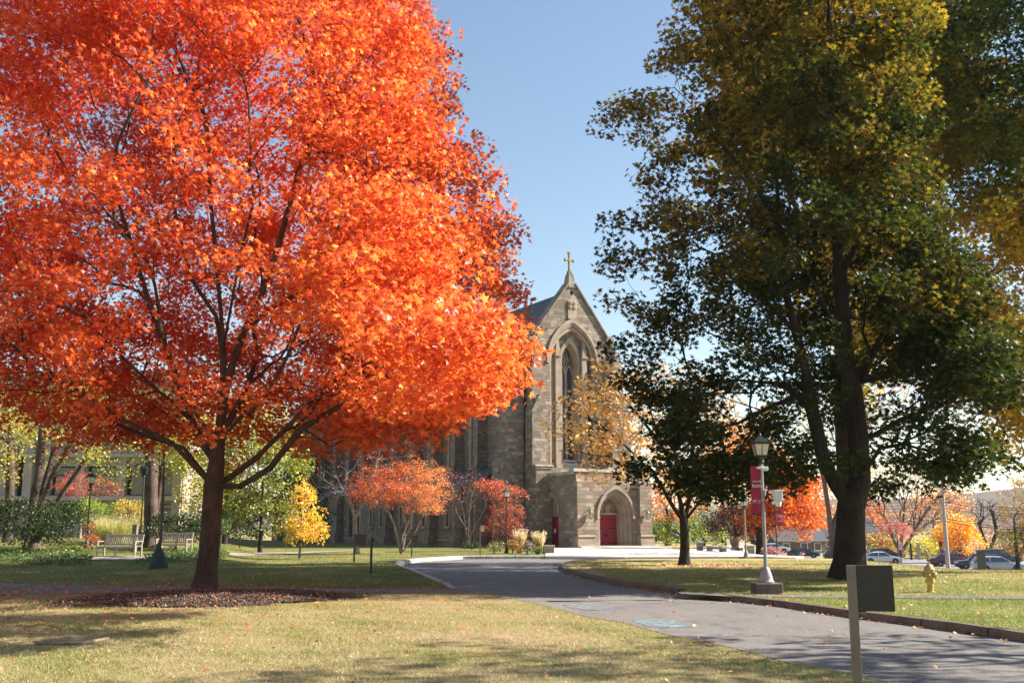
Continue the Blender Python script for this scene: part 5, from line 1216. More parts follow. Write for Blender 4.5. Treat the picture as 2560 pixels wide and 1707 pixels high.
# --- tall yellow maple behind the big dark one; low boughs added to shade the left lawn
yb = Vector((14.3, 44.5, 0)); yb.z = H(yb.x, yb.y)
att = blob_points(760, [((15.2, 44, 22.5), (5.6, 6.6, 5.2)), ((12.6, 46, 20.5), (3.5, 4, 2.5)), ((17.5, 42, 19), (3, 4, 2.5)), ((14, 43, 26.5), (3.5, 4, 2.5)), ((15, 40.2, 12.5), (3.4, 2.5, 4.5)), ((17, 50, 13), (3.4, 2.6, 4.5))], .35)
finish_tree('maple_tree', 'tall golden topped tree rising behind the big dark maple', 'tree', yb, [[A(yb), A((14.4, 44.5, 6)), A((14.7, 44.5, 12)), A((15.2, 44.3, 17)), A((15.0, 44.3, 23))], [A((15.1, 44.5, 12)), A((13, 45, 16)), A((12, 46, 20))], [A((15.1, 44.5, 13)), A((17, 43, 17)), A((18, 42, 20))]], att, bk_dark, lf_yel,
            lambda p: pick([(.50, .34, .045), (.58, .42, .06), (.22, .24, .03), (.42, .22, .03), (.12, .16, .025)], len(p), [3, 2, 2, 2, 1.5]), .34, .01, per=80, sh=.5, sv=.32, size=(.15, .23), kind='lobed', up=.9, bf=.2, seg=.7, lift=.3, tail=1)

# --- trees beside the camera, outside the frame, whose broken shade streaks the drive and the lawn
for (bx, by, hgt, lab, npt) in ((16.0, 14.6, 13.0, 'thin leaved tree beyond the right picture edge, shading the drive', 170), (21.5, 11.6, 14, 'tall thin tree further out beyond the right picture edge', 170)):
    o = Vector((bx, by, .11)); att = blob_points(npt, [((bx, by, hgt * .72), (3.8, 3.2, hgt * .28))], .15)
    finish_tree('roadside_tree', lab, 'tree', o, [[A(o), A((bx + .1, by, 2.5)), A((bx, by + .1, hgt * .6))]], att, bk_dark, lf_green, lambda p: pick([(.2, .15, .03), (.35, .16, .03)], len(p)), .24, .008, per=30, sh=.34, sv=.18, size=(.10, .16), kind='lobed', tail=0)

# --- gold tree before the chapel, dark trunk in shade
gb = onto(1711, 1413); Yg = gb.y
def lg(pts, dy): n = len(pts); return [A(P(u, v, Yg + dy * i / max(1, n - 1))) for i, (u, v) in enumerate(pts)]
limbs = [[A(gb), A(P(1712, 1360, Yg)), A(P(1710, 1305, Yg)), A(P(1702, 1260, Yg)), A(P(1690, 1200, Yg)), A(P(1660, 1120, Yg)), A(P(1630, 1040, Yg)), A(P(1610, 960, Yg))],
         lg([(1707, 1310), (1680, 1262), (1655, 1215), (1630, 1180), (1590, 1150)], -.8), lg([(1630, 1180), (1570, 1168), (1520, 1140), (1470, 1135), (1420, 1120)], -1.0), lg([(1712, 1305), (1740, 1265), (1765, 1230), (1800, 1180)], .5), lg([(1714, 1310), (1722, 1255), (1730, 1190), (1730, 1120), (1745, 1000)], 1.0), lg([(1640, 1200), (1580, 1130), (1500, 1060), (1430, 1030)], -.6), lg([(1655, 1110), (1590, 1030), (1530, 960)], 1.2), lg([(1740, 1265), (1800, 1240), (1860, 1200)], -1.5)]
att = blob_points(820, [((P(1490, 1060, Yg - 1).x, Yg - .5, P(1490, 1060, Yg).z), (1.9, 1.6, 1.6)), ((P(1560, 980, Yg).x, Yg + .8, P(1560, 985, Yg).z), (2.0, 1.8, 1.5)), ((P(1560, 1130, Yg).x, Yg - 1, P(1540, 1140, Yg).z), (2.2, 1.6, 1.0)), ((P(1700, 1010, Yg).x, Yg + 1, P(1700, 1020, Yg).z), (2.4, 2, 2.0)), ((P(1830, 1060, Yg).x, Yg + 1, P(1830, 1080, Yg).z), (2.4, 2, 1.8)), ((P(1750, 1180, Yg).x, Yg, P(1750, 1190, Yg).z), (2.2, 1.8, .8))], .15)
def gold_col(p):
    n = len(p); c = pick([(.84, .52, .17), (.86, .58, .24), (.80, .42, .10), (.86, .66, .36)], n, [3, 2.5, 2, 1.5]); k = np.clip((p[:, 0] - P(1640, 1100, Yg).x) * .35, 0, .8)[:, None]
    return c * (1 - k) + pick([(.66, .24, .04), (.5, .2, .035), (.2, .17, .03)], n) * k  # right side's shade put in as darker leaf colours
finish_tree('gold_tree', 'sparse pale gold tree before the chapel with a dark forked trunk', 'tree', gb, limbs, att, bk_dark, lf_yel, gold_col, .185, .006, per=18, sh=.26, sv=.13, size=(.075, .13), kind='lobed', up=.8, bf=.15, seg=.4, lift=.15, flare=.55, flare_h=.3)

def simple_tree(name, label, u, vb, Y, blobs, bark, lmat, pal, r_base, natt, per, size, sh, sv=None, kind='oval', trunks=None, group=None, w=None, shell=.3, bf=.2, seg=.5, r_tip=.008, up=.8, var=None, base=None, flare=.35, lift=.3, tail=0, cat='tree'):
    """blobs: (u, v, dY, ru, rv) in pixels at depth Y"""
    b = base if base is not None else P(u, vb, Y)
    if base is None: b.z = H(b.x, b.y)
    mpx = Y / FPX
    bl = [((P(bu_, bv_, b.y + dy).x, b.y + dy, P(bu_, bv_, b.y + dy).z), (ru * mpx, (ru * .85 if ru > 0 else 1) * mpx, rv * mpx)) for bu_, bv_, dy, ru, rv in blobs]
    att = blob_points(natt, bl, shell); att = att[att[:, 2] > b.z + .25]
    low = att[:, 2].min(); z1 = b.z + (low - b.z) * .8
    if trunks is None: limbs = [[A(b), A((b.x, b.y, (b.z + z1) / 2)), A((b.x + .03, b.y, z1 + .2)), A((b.x, b.y, (z1 + att[:, 2].max()) / 2))]]
    else: limbs = [[A(b)] + [A(P(uu, vv, b.y + dd)) for uu, vv, dd in t] for t in trunks]
    def colf(p):
        c = pick(pal, len(p), w)
        return var(p, c) if var else c
    return finish_tree(name, label, cat, b, limbs, att, bark, lmat, colf, r_base, r_tip, per=per, sh=sh, sv=sv or sh * .65, size=size, kind=kind, up=up, bf=bf, seg=seg, group=group, flare=flare, lift=lift, tail=tail)

YEL = [(.68, .50, .06), (.74, .42, .05), (.60, .52, .10), (.40, .42, .06)]; YGR = [(.30, .33, .05), (.46, .42, .06), (.18, .26, .035), (.58, .48, .08)]; ORG = [(.60, .17, .022), (.54, .11, .018), (.66, .26, .045), (.44, .075, .016)]
RED = [(.46, .085, .03), (.54, .13, .045), (.36, .05, .025), (.58, .22, .07)]; GRN = [(.07, .12, .02), (.11, .17, .03), (.05, .085, .016), (.16, .21, .04)]; DGR = [(.03, .055, .014), (.045, .075, .02), (.022, .04, .012), (.07, .10, .03)]
# left garden: birches
simple_tree('birch_tree', 'straight dark birch at the far left edge', 24, 1300, 56, [(30, 1120, 0, 90, 90), (-40, 1050, 0, 120, 90), (80, 1040, 1, 90, 70)], bk_birch, lf_yel, YGR + YEL, .24, 170, 44, (.07, .12), .34, trunks=[[(26, 1200, 0), (24, 1080, 0), (20, 950, 0)]], w=[1, 2, 1, 2, 3, 2, 3, 1])
bb = P(88, 1368, 50); bb.z = H(bb.x, bb.y)
simple_tree('birch_tree', 'clump of leaning peeling birch stems behind the dark hedge', 88, 1368, 50, [(150, 1040, 0, 130, 70), (250, 1090, -1, 100, 60), (60, 1030, 1, 110, 60), (220, 1000, 1, 150, 60)], bk_birch, lf_yel, YGR + YEL, .46, 230, 44, (.06, .11), .32, trunks=[[(80, 1270, 0), (96, 1190, 0), (104, 1110, 0), (108, 1030, 0)], [(95, 1270, .3), (118, 1185, .3), (140, 1110, .4), (165, 1030, .6)], [(100, 1270, -.3), (130, 1190, -.3), (165, 1130, -.5), (200, 1070, -.6)], [(120, 1290, -.4), (160, 1225, -.5), (200, 1170, -.6), (230, 1110, -.8)]], w=[2, 2, 1, 2, 2, 1, 2, 2], flare=.1)
simple_tree('birch_tree', 'dark twin stemmed birch behind the right garden bench', 378, 1362, 52, [(330, 1110, 0, 110, 70), (430, 1090, 1, 110, 80), (290, 1170, -1, 70, 60), (350, 1040, 1, 160, 60)], bk_birch, lf_yel, YGR, .40, 230, 40, (.06, .11), .30, trunks=[[(377, 1300, 0), (378, 1200, 0), (382, 1130, 0), (386, 1040, 0)], [(390, 1290, .3), (402, 1200, .3), (410, 1140, .3), (420, 1050, .5)], [(415, 1300, -.3), (450, 1230, -.4), (478, 1190, -.5)]], w=[2, 2, 2, 2], flare=.3)
bt = bag_base
finish_tree('young_tree', 'bare thin young tree rising from the green watering bag', 'tree', bt, [[A(bt), A(P(403, 1330, bt.y)), A(P(407, 1250, bt.y)), A(P(410, 1160, bt.y)), A(P(413, 1060, bt.y))]], blob_points(70, [((P(410, 1150, bt.y).x, bt.y, P(410, 1150, bt.y).z), (.6, .6, 1.0))], .1), bk_twig, lf_yel, lambda p: pick(YEL, len(p)), .052, .004, per=0, flare=.1)
simple_tree('japanese_maple', 'small coral pink spreading shrub tree before the beige building', 203, 1285, 62, [(165, 1215, 0, 30, 20), (215, 1200, 0, 45, 17), (265, 1222, 0, 32, 20), (205, 1225, -.5, 50, 14), (288, 1240, 0, 14, 9)], bk_grey, lf_maple, [(.52, .09, .06), (.60, .15, .09), (.44, .06, .04)], .09, 190, 26, (.05, .09), .2, kind='narrow')
# green to yellow trees left of centre
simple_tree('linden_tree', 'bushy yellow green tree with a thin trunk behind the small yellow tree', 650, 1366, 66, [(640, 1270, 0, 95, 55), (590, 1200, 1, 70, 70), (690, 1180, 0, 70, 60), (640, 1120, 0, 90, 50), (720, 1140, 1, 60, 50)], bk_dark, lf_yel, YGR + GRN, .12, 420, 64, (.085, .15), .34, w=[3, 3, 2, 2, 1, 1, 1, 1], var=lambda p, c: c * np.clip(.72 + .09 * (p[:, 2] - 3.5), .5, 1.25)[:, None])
simple_tree('linden_tree', 'tall yellow green tree half hidden behind the maple crown', 560, 1362, 76, [(520, 1090, 0, 120, 80), (610, 1060, 0, 110, 80), (480, 1150, -2, 70, 80), (540, 1210, 0, 70, 60), (500, 1240, -2, 45, 50)], bk_dark, lf_yel, YGR, .2, 340, 66, (.12, .2), .5, w=[2, 3, 1, 3])
simple_tree('dark_evergreen', 'dark evergreen mass left of the chapel wall', 560, 1355, 90, [(535, 1270, -8, 70, 60), (640, 1280, 2, 80, 60), (700, 1200, 3, 60, 70), (760, 1180, 4, 60, 70), (770, 1280, 4, 50, 60)], bk_dark, lf_green, DGR, .25, 380, 56, (.12, .2), .5)
b = onto(749, 1397); Yy = b.y
simple_tree('yellow_sapling', 'small bright golden yellow cone shaped tree on the lawn', 749, 1397, Yy, [(752, 1320, 0, 54, 40), (755, 1280, 0, 50, 40), (762, 1240, 0, 30, 36), (772, 1218, 0, 14, 26), (730, 1330, 0, 45, 26), (785, 1325, 0, 40, 26), (803, 1300, 0, 22, 16)], bk_twig, lf_yel, [(.80, .50, .05), (.84, .42, .04), (.76, .60, .12), (.50, .48, .07)], .06, 230, 26, (.075, .125), .14, .16, kind='narrow', w=[3, 2.4, 2, 1.2], up=.2, base=b, var=lambda p, c: np.where((p[:, 0] < P(735, 1300, Yy).x)[:, None] & (rng.random((len(p), 1)) < .5), np.array((.22, .25, .04)), c))
# red shrub tree group before the chapel
b = onto(1005, 1384); Yr = b.y
simple_tree('serviceberry_tree', 'broad orange red multi stemmed tree on the lawn before the chapel', 1005, 1384, Yr, [(940, 1210, 0, 62, 42), (1020, 1195, 0, 70, 48), (1080, 1225, 0, 48, 44), (985, 1235, -.6, 90, 30), (1060, 1265, -.4, 55, 20), (905, 1235, 0, 35, 26), (1090, 1190, .5, 30, 30)], bk_grey, lf_maple, [(.54, .105, .026), (.60, .17, .04), (.42, .05, .02), (.64, .27, .07)], .12, 760, 44, (.05, .085), .17, .13, base=b, w=[3, 3, 2, 1.4], kind='narrow', r_tip=.006, flare=.1,
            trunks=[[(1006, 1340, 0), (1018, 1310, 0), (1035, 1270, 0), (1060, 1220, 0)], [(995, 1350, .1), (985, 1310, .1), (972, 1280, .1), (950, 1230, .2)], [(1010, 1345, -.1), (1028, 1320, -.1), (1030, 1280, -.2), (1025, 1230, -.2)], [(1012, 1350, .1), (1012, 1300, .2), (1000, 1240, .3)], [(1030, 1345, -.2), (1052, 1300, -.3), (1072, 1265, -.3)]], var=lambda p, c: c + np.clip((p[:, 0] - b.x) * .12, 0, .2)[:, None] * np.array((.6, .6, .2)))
b2 = P(892, 1378, 62); b2.z = H(b2.x, b2.y)
simple_tree('bare_tree', 'bare grey branched tree behind the orange red one, trunk lit on its right', 892, 1378, 62, [(830, 1190, 0, 55, 45), (930, 1150, 1, 60, 40), (980, 1140, 0, 70, 30), (850, 1230, 0, 45, 30)], bk_grey, lf_maple, RED, .17, 260, 2, (.05, .09), .2, trunks=[[(890, 1330, 0), (888, 1300, 0), (880, 1265, 0), (850, 1210, 0)], [(886, 1300, .1), (905, 1260, .2), (930, 1190, .4), (950, 1130, .5)]], base=b2, r_tip=.007)
b3 = onto(1172, 1370)
simple_tree('bare_tree', 'thin leaved dark multi stemmed tree against the chapel wall', 1172, 1370, b3.y, [(1165, 1240, 0, 60, 50), (1150, 1195, 0, 60, 18), (1200, 1210, 0, 40, 30), (1130, 1260, 0, 30, 30)], bk_twig, lf_maple, RED, .13, 320, 4, (.05, .085), .2, base=b3, r_tip=.006, flare=.1, trunks=[[(1165, 1330, 0), (1160, 1290, 0), (1150, 1240, 0)], [(1178, 1330, 0), (1200, 1295, 0), (1215, 1260, 0)], [(1168, 1325, .2), (1140, 1280, .2), (1120, 1255, .2)], [(1170, 1335, -.2), (1172, 1280, -.2), (1180, 1230, -.2)]], var=lambda p, c: c * .9)
b4 = onto(1250, 1378)
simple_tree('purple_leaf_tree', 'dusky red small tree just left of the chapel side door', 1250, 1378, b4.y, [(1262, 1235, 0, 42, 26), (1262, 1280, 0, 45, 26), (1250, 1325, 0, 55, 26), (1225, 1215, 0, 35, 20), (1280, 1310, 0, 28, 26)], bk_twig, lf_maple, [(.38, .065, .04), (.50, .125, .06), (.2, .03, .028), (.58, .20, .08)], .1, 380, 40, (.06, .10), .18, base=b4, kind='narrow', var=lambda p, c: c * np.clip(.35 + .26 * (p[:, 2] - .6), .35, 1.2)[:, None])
# right of the chapel
OT = P(1975, 1392, 76); OT.z = H(OT.x, OT.y)
simple_tree('maple_tree', 'bright orange broad maple behind the main lamp post', 1900, 1388, 78, [(1960, 1250, 0, 75, 60), (2010, 1220, 1, 60, 60), (1990, 1300, -1, 70, 40), (1900, 1290, 0, 60, 40), (2030, 1290, 0, 40, 44), (1940, 1180, 1, 70, 40), (1860, 1150, 2, 70, 60)], bk_dark, lf_maple, ORG, .28, 460, 44, (.09, .16), .34, .2, kind='lobed', tail=1)
simple_tree('maple_tree', 'orange rust tree glimpsed right beside the chapel porch', 1670, 1375, 100, [(1650, 1280, 0, 60, 30), (1700, 1240, 2, 80, 50), (1640, 1240, 3, 40, 40), (1760, 1200, 2, 80, 60)], bk_dark, lf_maple, ORG + [(.4, .28, .05)], .25, 240, 36, (.12, .2), .45, .28)
simple_tree('gold_tree', 'yellow orange tree behind the dark hanging boughs', 1810, 1378, 88, [(1790, 1250, 0, 70, 45), (1850, 1190, 1, 80, 60), (1720, 1180, 2, 70, 50), (1830, 1110, 1, 90, 60)], bk_dark, lf_yel, [(.74, .34, .06), (.78, .44, .10), (.6, .22, .04), (.4, .3, .05)], .22, 280, 36, (.10, .17), .42, .26)
simple_tree('purple_leaf_tree', 'dark purple leaved tree behind the plaza seats', 1840, 1372, 80, [(1835, 1290, 0, 50, 36), (1870, 1310, -1, 40, 30), (1800, 1310, 0, 40, 30), (1850, 1330, 0, 40, 20)], bk_dark, lf_shrub, [(.13, .045, .045), (.22, .09, .075), (.075, .03, .03), (.30, .16, .13)], .2, 240, 40, (.08, .14), .3)
simple_tree('green_shrub', 'yellow green rounded shrub behind the left stone seat', 1760, 1368, 84, [(1760, 1338, 0, 45, 24), (1740, 1320, 1, 40, 24), (1790, 1345, 0, 25, 16), (1670, 1330, 6, 50, 30), (1620, 1340, 8, 30, 30)], bk_dark, lf_green, YGR[:1] + GRN[:2] + [(.3, .34, .06)], .1, 220, 36, (.09, .15), .3, cat='shrub')
simple_tree('twin_trunk_tree', 'grey twin trunked tree between the orange maple and the big dark trunk', 2083, 1400, 62, [(2080, 1060, 0, 130, 90), (2150, 1000, 2, 100, 80), (2010, 1050, 1, 90, 70)], bk_twig, lf_yel, YGR + ORG[:1], .30, 190, 26, (.07, .12), .4, trunks=[[(2078, 1340, 0), (2072, 1280, 0), (2060, 1200, 0), (2040, 1100, 0)], [(2086, 1310, .1), (2106, 1260, .2), (2130, 1180, .3), (2140, 1090, .4)]], flare=.7)
PT = [(2000, 1060), (2080, 960)]
simple_tree('pink_tree', 'pale pinkish sparse tree seen through the dark maple boughs', 2122, 1390, 120, [(2230, 960, 0, 100, 90), (2300, 930, 2, 90, 80), (2180, 1000, 1, 90, 80)], bk_grey, lf_maple, [(.55, .24, .20), (.6, .3, .24), (.5, .16, .13)], .3, 240, 16, (.12, .2), .6, r_tip=.014)
# across the street
def far_base(u, v, Y): p = P(u, v, Y); p.z = float(T(p.x, p.y)); return p
fb = far_base(2252, 1402, 138)
simple_tree('vase_tree', 'wide vase shaped half bare tree with orange leaves across the street', 2252, 1402, 138, [(2190, 1220, 0, 80, 60), (2330, 1230, 0, 95, 50), (2260, 1190, 0, 100, 40), (2400, 1250, 1, 40, 40), (2160, 1300, 0, 50, 40), (2250, 1290, 0, 90, 40)], bk_twig, lf_maple, ORG + YEL[:2] + [(.6, .2, .14)], .42, 620, 7, (.12, .2), .5, base=fb, r_tip=.018, bf=.5, seg=.8, lift=.5, shell=.15, trunks=[[(2252, 1392, 0), (2253, 1382, 0)], [(2253, 1383, 0), (2235, 1350, 0), (2215, 1300, 0)], [(2253, 1382, 0), (2275, 1345, .5), (2310, 1290, 1)], [(2253, 1383, 0), (2255, 1330, -1), (2262, 1260, -1)]])
fb = far_base(2262, 1403, 132)
simple_tree('red_shrub', 'rosy red bush low against the vase shaped tree trunk', 2246, 1395, 134, [(2240, 1320, 0, 28, 16), (2262, 1330, 0, 18, 20)], bk_twig, lf_maple, [(.55, .13, .10), (.6, .2, .14)], .1, 90, 26, (.10, .16), .3, cat='shrub')
fb = far_base(2399, 1398, 128)
simple_tree('gold_tree', 'round golden orange tree right of the utility pole', 2399, 1398, 128, [(2395, 1335, 0, 44, 40), (2370, 1345, 0, 32, 30), (2425, 1345, 0, 28, 28), (2400, 1310, 0, 30, 24)], bk_dark, lf_yel, [(.82, .42, .04), (.86, .50, .06), (.74, .32, .03)], .2, 260, 36, (.13, .22), .3, base=fb)
fb = far_base(2472, 1392, 150)
simple_tree('bare_tree', 'dark leafless twisted tree left of the green autumn pear', 2472, 1392, 150, [(2440, 1290, 0, 30, 26), (2490, 1280, 0, 26, 30), (2465, 1260, 0, 34, 20)], bk_dark, lf_yel, YEL, .38, 170, 0, (.1, .2), .3, base=fb, r_tip=.03, trunks=[[(2470, 1375, 0), (2458, 1345, 0), (2448, 1310, 0)], [(2480, 1360, 0), (2492, 1330, 0), (2484, 1290, 0)]])
fb = far_base(2545, 1422, 88)
simple_tree('pear_tree', 'upright green and bronze tree at the right edge beside the silver car', 2548, 1422, 88, [(2545, 1350, 0, 46, 36), (2555, 1290, 0, 46, 50), (2550, 1230, 0, 26, 36), (2505, 1270, 2, 16, 36), (2575, 1340, 0, 40, 50)], bk_dark, lf_green, [(.12, .22, .04), (.20, .30, .05), (.36, .20, .07), (.30, .12, .06)], .17, 330, 40, (.09, .15), .3, base=fb, var=lambda p, c: np.where((p[:, 2] > zof(1310, 88))[:, None], c * .6 + np.array((.14, .07, .04)), c))
for i, (u, v, Y, ru, rv, pal, lab) in enumerate(((2300, 1375, 146, 50, 32, YGR + YEL, 'yellow green hedge row across the street, left of the pole'), (2345, 1360, 150, 40, 34, YEL, 'pale yellow bushes behind the maroon cars'), (2205, 1365, 156, 40, 36, YGR + RED, 'mixed tawny bushes behind the white saloon'),
                                             (2470, 1375, 160, 70, 26, [(.42, .22, .13), (.5, .28, .17), (.36, .17, .10)], 'russet bank of brush below the leafless tree'), (2540, 1385, 140, 50, 24, [(.42, .22, .10), (.5, .34, .14)], 'tawny brush at the far right behind the cars'), (2420, 1330, 190, 90, 30, [(.40, .24, .16), (.45, .3, .2), (.34, .2, .14)], 'brown wooded slope edge beyond the golden tree'))):
    fb = far_base(u, 1400, Y); simple_tree('roadside_bush', lab, u, 1400, Y, [(u, v, 0, ru, rv), (u - ru * .5, v + 6, 1, ru * .6, rv * .7), (u + ru * .5, v + 4, -1, ru * .6, rv * .8)], bk_twig, lf_yel, pal, .14, 190, 34, (.15, .26), .5, base=fb, cat='shrub', r_tip=.012, group='bushes beyond the street')
for i, (u, v, Y, ru, rv, pal, lab) in enumerate(((2080, 1330, 200, 60, 60, YEL + ORG, 'gold tree top behind the twin trunked tree'), (2150, 1290, 210, 60, 70, ORG, 'rust coloured far tree just right of the twin trunks'), (2340, 1270, 230, 80, 50, [(.5, .22, .1), (.6, .32, .12)], 'faded orange far wood behind the vase shaped tree'), (1920, 1330, 210, 80, 50, RED + YEL, 'faded red far tree low behind the main lamp post'), (1580, 1330, 190, 70, 60, GRN + YGR, 'green far tree low beside the chapel'), (1740, 1320, 180, 110, 50, GRN + DGR, 'dark green far trees behind the plaza'))):
    fb = far_base(u, 1400, Y); simple_tree('far_tree', lab, u, 1400, Y, [(u, v, 0, ru, rv), (u + ru * .6, v + 10, 3, ru * .6, rv * .7), (u - ru * .6, v + 10, 3, ru * .6, rv * .7)], bk_twig, lf_yel, pal, .3, 200, 30, (.25, .42), .8, base=fb, r_tip=.02, group='far trees beyond the campus')

# ------------------------------------------------------------------ shrubs, hedges and bed plants
def bush(name, label, u, vb, Y, blobs, pal, natt, per, size, sh, kind='oval', lmat=None, group=None, w=None, cat='shrub', up=.6, bark=bk_twig, r=.05, var=None, shell=.45):
    return simple_tree(name, label, u, vb, Y, blobs, bark, lmat or lf_shrub, pal, r, natt, per, size, sh, kind=kind, group=group, w=w, cat=cat, up=up, var=var, shell=shell, flare=.1, r_tip=.006)
bush('hedge', 'large dark glossy shrub at the left edge', 60, 1368, 48, [(40, 1290, 0, 70, 42), (120, 1300, -.5, 60, 44), (180, 1290, 0, 40, 34), (-40, 1300, 0, 70, 46), (80, 1330, -.5, 90, 24)], DGR, 520, 34, (.06, .10), .2)
bush('hedge', 'dark glossy shrub behind the right garden bench', 440, 1355, 51, [(400, 1305, 0, 34, 24), (455, 1310, 0, 44, 26), (500, 1320, 0, 30, 24), (440, 1330, -.4, 66, 14)], DGR, 260, 32, (.06, .10), .2)
bush('hedge', 'pale green shrub tip right of the maple trunk', 552, 1340, 58, [(552, 1318, 0, 16, 16)], [(.16, .2, .07), (.1, .15, .04)], 50, 26, (.06, .1), .18)
bush('green_shrub', 'light green loose shrub left of the straw grass clump', 235, 1330, 56, [(235, 1285, 0, 34, 28), (215, 1270, 1, 30, 20), (265, 1270, 1, 26, 16)], [(.14, .22, .04), (.22, .28, .05), (.3, .33, .06)], 180, 30, (.05, .09), .2, lmat=lf_green)
bush('yellow_shrub', 'orange yellow shrub right of the straw grass clump', 345, 1335, 57, [(330, 1275, 0, 34, 22), (350, 1300, 0, 30, 30), (310, 1262, 1, 22, 12)], [(.66, .38, .05), (.62, .46, .08), (.5, .42, .07), (.25, .26, .05)], 180, 30, (.05, .09), .2, lmat=lf_yel)
bush('orange_shrub', 'small rusty shrub beside the left lamp post', 232, 1362, 50, [(228, 1317, 0, 10, 10), (232, 1350, -.5, 16, 16)], [(.5, .16, .05), (.4, .14, .07)], 50, 22, (.04, .07), .12, lmat=lf_maple)
bush('dark_shrub', 'dark shrub in deep shade right of the maple trunk', 600, 1350, 74, [(590, 1310, 0, 40, 30), (620, 1330, 0, 40, 20)], DGR, 150, 30, (.08, .13), .28)
def blades(name, label, cat, base, n, h, spread, pal, lean=.35, wid=.02, plume=None, group=None, kindprop=None):
    """a clump of grass blades"""
    m = MB(); cs = []
    root = empty(name, base, 0, label, cat, group); v = []; f = []; colr = []
    a = rng.uniform(0, 6.283, n); r0 = spread * np.sqrt(rng.random(n)) * .4; hh = h * rng.uniform(.6, 1.08, n); ln = lean * rng.uniform(.1, 1, n) * hh; pc = pick(pal, n)
    for i in range(n):
        ca, sa = math.cos(a[i]), math.sin(a[i]); k = len(v); x0, y0_ = r0[i] * ca, r0[i] * sa; tw = rng.uniform(0, 6.283); wx, wy = math.cos(tw) * wid, math.sin(tw) * wid
        for t, wd in ((0, 1), (.45, .9), (.8, .6), (1.0, .1)):
            d = ln[i] * t * t; z = hh[i] * (t - .12 * t * t * lean); v += [(x0 + d * ca - wx * wd, y0_ + d * sa - wy * wd, z), (x0 + d * ca + wx * wd, y0_ + d * sa + wy * wd, z)]
        for j in range(3): f.append((k + j * 2, k + j * 2 + 1, k + j * 2 + 3, k + j * 2 + 2))
        colr.append(np.repeat(pc[i][None], 8, 0))
    me = bpy.data.meshes.new('blades'); me.from_pydata(v, [], f); me.update(); at = me.attributes.new('col', 'FLOAT_COLOR', 'POINT'); c = np.ones((len(v), 4), np.float32); c[:, :3] = np.concatenate(colr); at.data.foreach_set('color', c.ravel())
    link('blades', me, lf_yel, root)
    if plume:
        npl, pp, ph = plume; idx = rng.integers(0, n, npl); t = rng.uniform(.72, 1.05, npl); cen = np.stack([(r0[idx] + ln[idx] * t * t) * np.cos(a[idx]), (r0[idx] + ln[idx] * t * t) * np.sin(a[idx]), hh[idx] * t], 1) + rng.normal(0, .025, (npl, 3))
        ax = np.tile(np.array((0, 0, 1.0)), (npl, 1)) + rng.normal(0, .25, (npl, 3)); link('plumes', leaves_mesh('plumes', cen, rng.normal(0, 1, (npl, 3)), ax, rng.uniform(.6, 1.2, npl) * ph, pick(pp, npl), 'narrow'), lf_yel, root)
    return root
STR = [(.62, .48, .28), (.70, .56, .36), (.50, .38, .2), (.58, .46, .22)]
b = P(287, 1342, 55); b.z = H(b.x, b.y); blades('fountain_grass', 'wide fuzzy straw green grass clump behind the left garden bench', 'ornamental grass', b, 900, 1.5, 2.2, [(.45, .42, .16), (.55, .48, .22), (.34, .36, .11)], .75, .014, (1500, [(.6, .5, .28), (.52, .46, .22)], .05))
for u, vb_, vt, lab in ((1300, 1382, 1330, 'left upright straw plume grass in the chapel bed'), (1347, 1384, 1334, 'right upright straw plume grass beside the stone end block'), (1906, 1392, 1345, 'tall tawny grass clump beside the largest plaza pier'), (1837, 1378, 1345, 'tawny grass clump behind the right stone seat')):
    b = onto(u, vb_); h_ = (vb_ - vt) / 2560 * b.y; blades('plume_grass', lab, 'ornamental grass', b, 320, h_ * 1.02, .5, STR + [(.2, .22, .05)], .30, .016, (900, [(.72, .58, .36), (.78, .66, .46)], .06), group='upright plume grasses')
for u, vb_, ru, rv, pal, lab in ((1235, 1384, 24, 14, [(.2, .2, .07), (.45, .38, .14), (.12, .13, .04)], 'leftmost low mixed shrub in the chapel bed'), (1282, 1383, 16, 15, [(.42, .17, .05), (.5, .26, .07), (.2, .16, .04)], 'rust tinted low shrub between the black lamp and the straw grass'), (1318, 1386, 16, 16, [(.28, .19, .16), (.34, .25, .2), (.13, .13, .06)], 'mauve grey low shrub before the left straw grass'), (1345, 1388, 14, 9, [(.07, .12, .03), (.12, .18, .04)], 'little green plant at the foot of the right straw grass'), (1248, 1360, 26, 22, DGR, 'dark shrub under the dusky red tree'), (1180, 1374, 26, 10, DGR, 'low dark shrub at the foot of the thin leaved tree')):
    b = onto(u, vb_); bush('bed_shrub', lab, u, vb_, b.y, [(u, vb_ - rv, 0, ru, rv), (u + ru * .5, vb_ - rv * .8, .3, ru * .6, rv * .8)], pal, 90, 26, (.04, .075), .12, group='low shrubs in the chapel bed')
b = onto(1920, 1386); bush('red_shrub', 'low pinkish red planting behind the main lamp post', 1935, 1388, 64, [(1925, 1378, 0, 18, 8), (1955, 1384, 0, 14, 5), (1985, 1386, 0, 18, 5)], [(.5, .16, .12), (.62, .3, .26), (.3, .1, .07)], 110, 26, (.05, .09), .14)

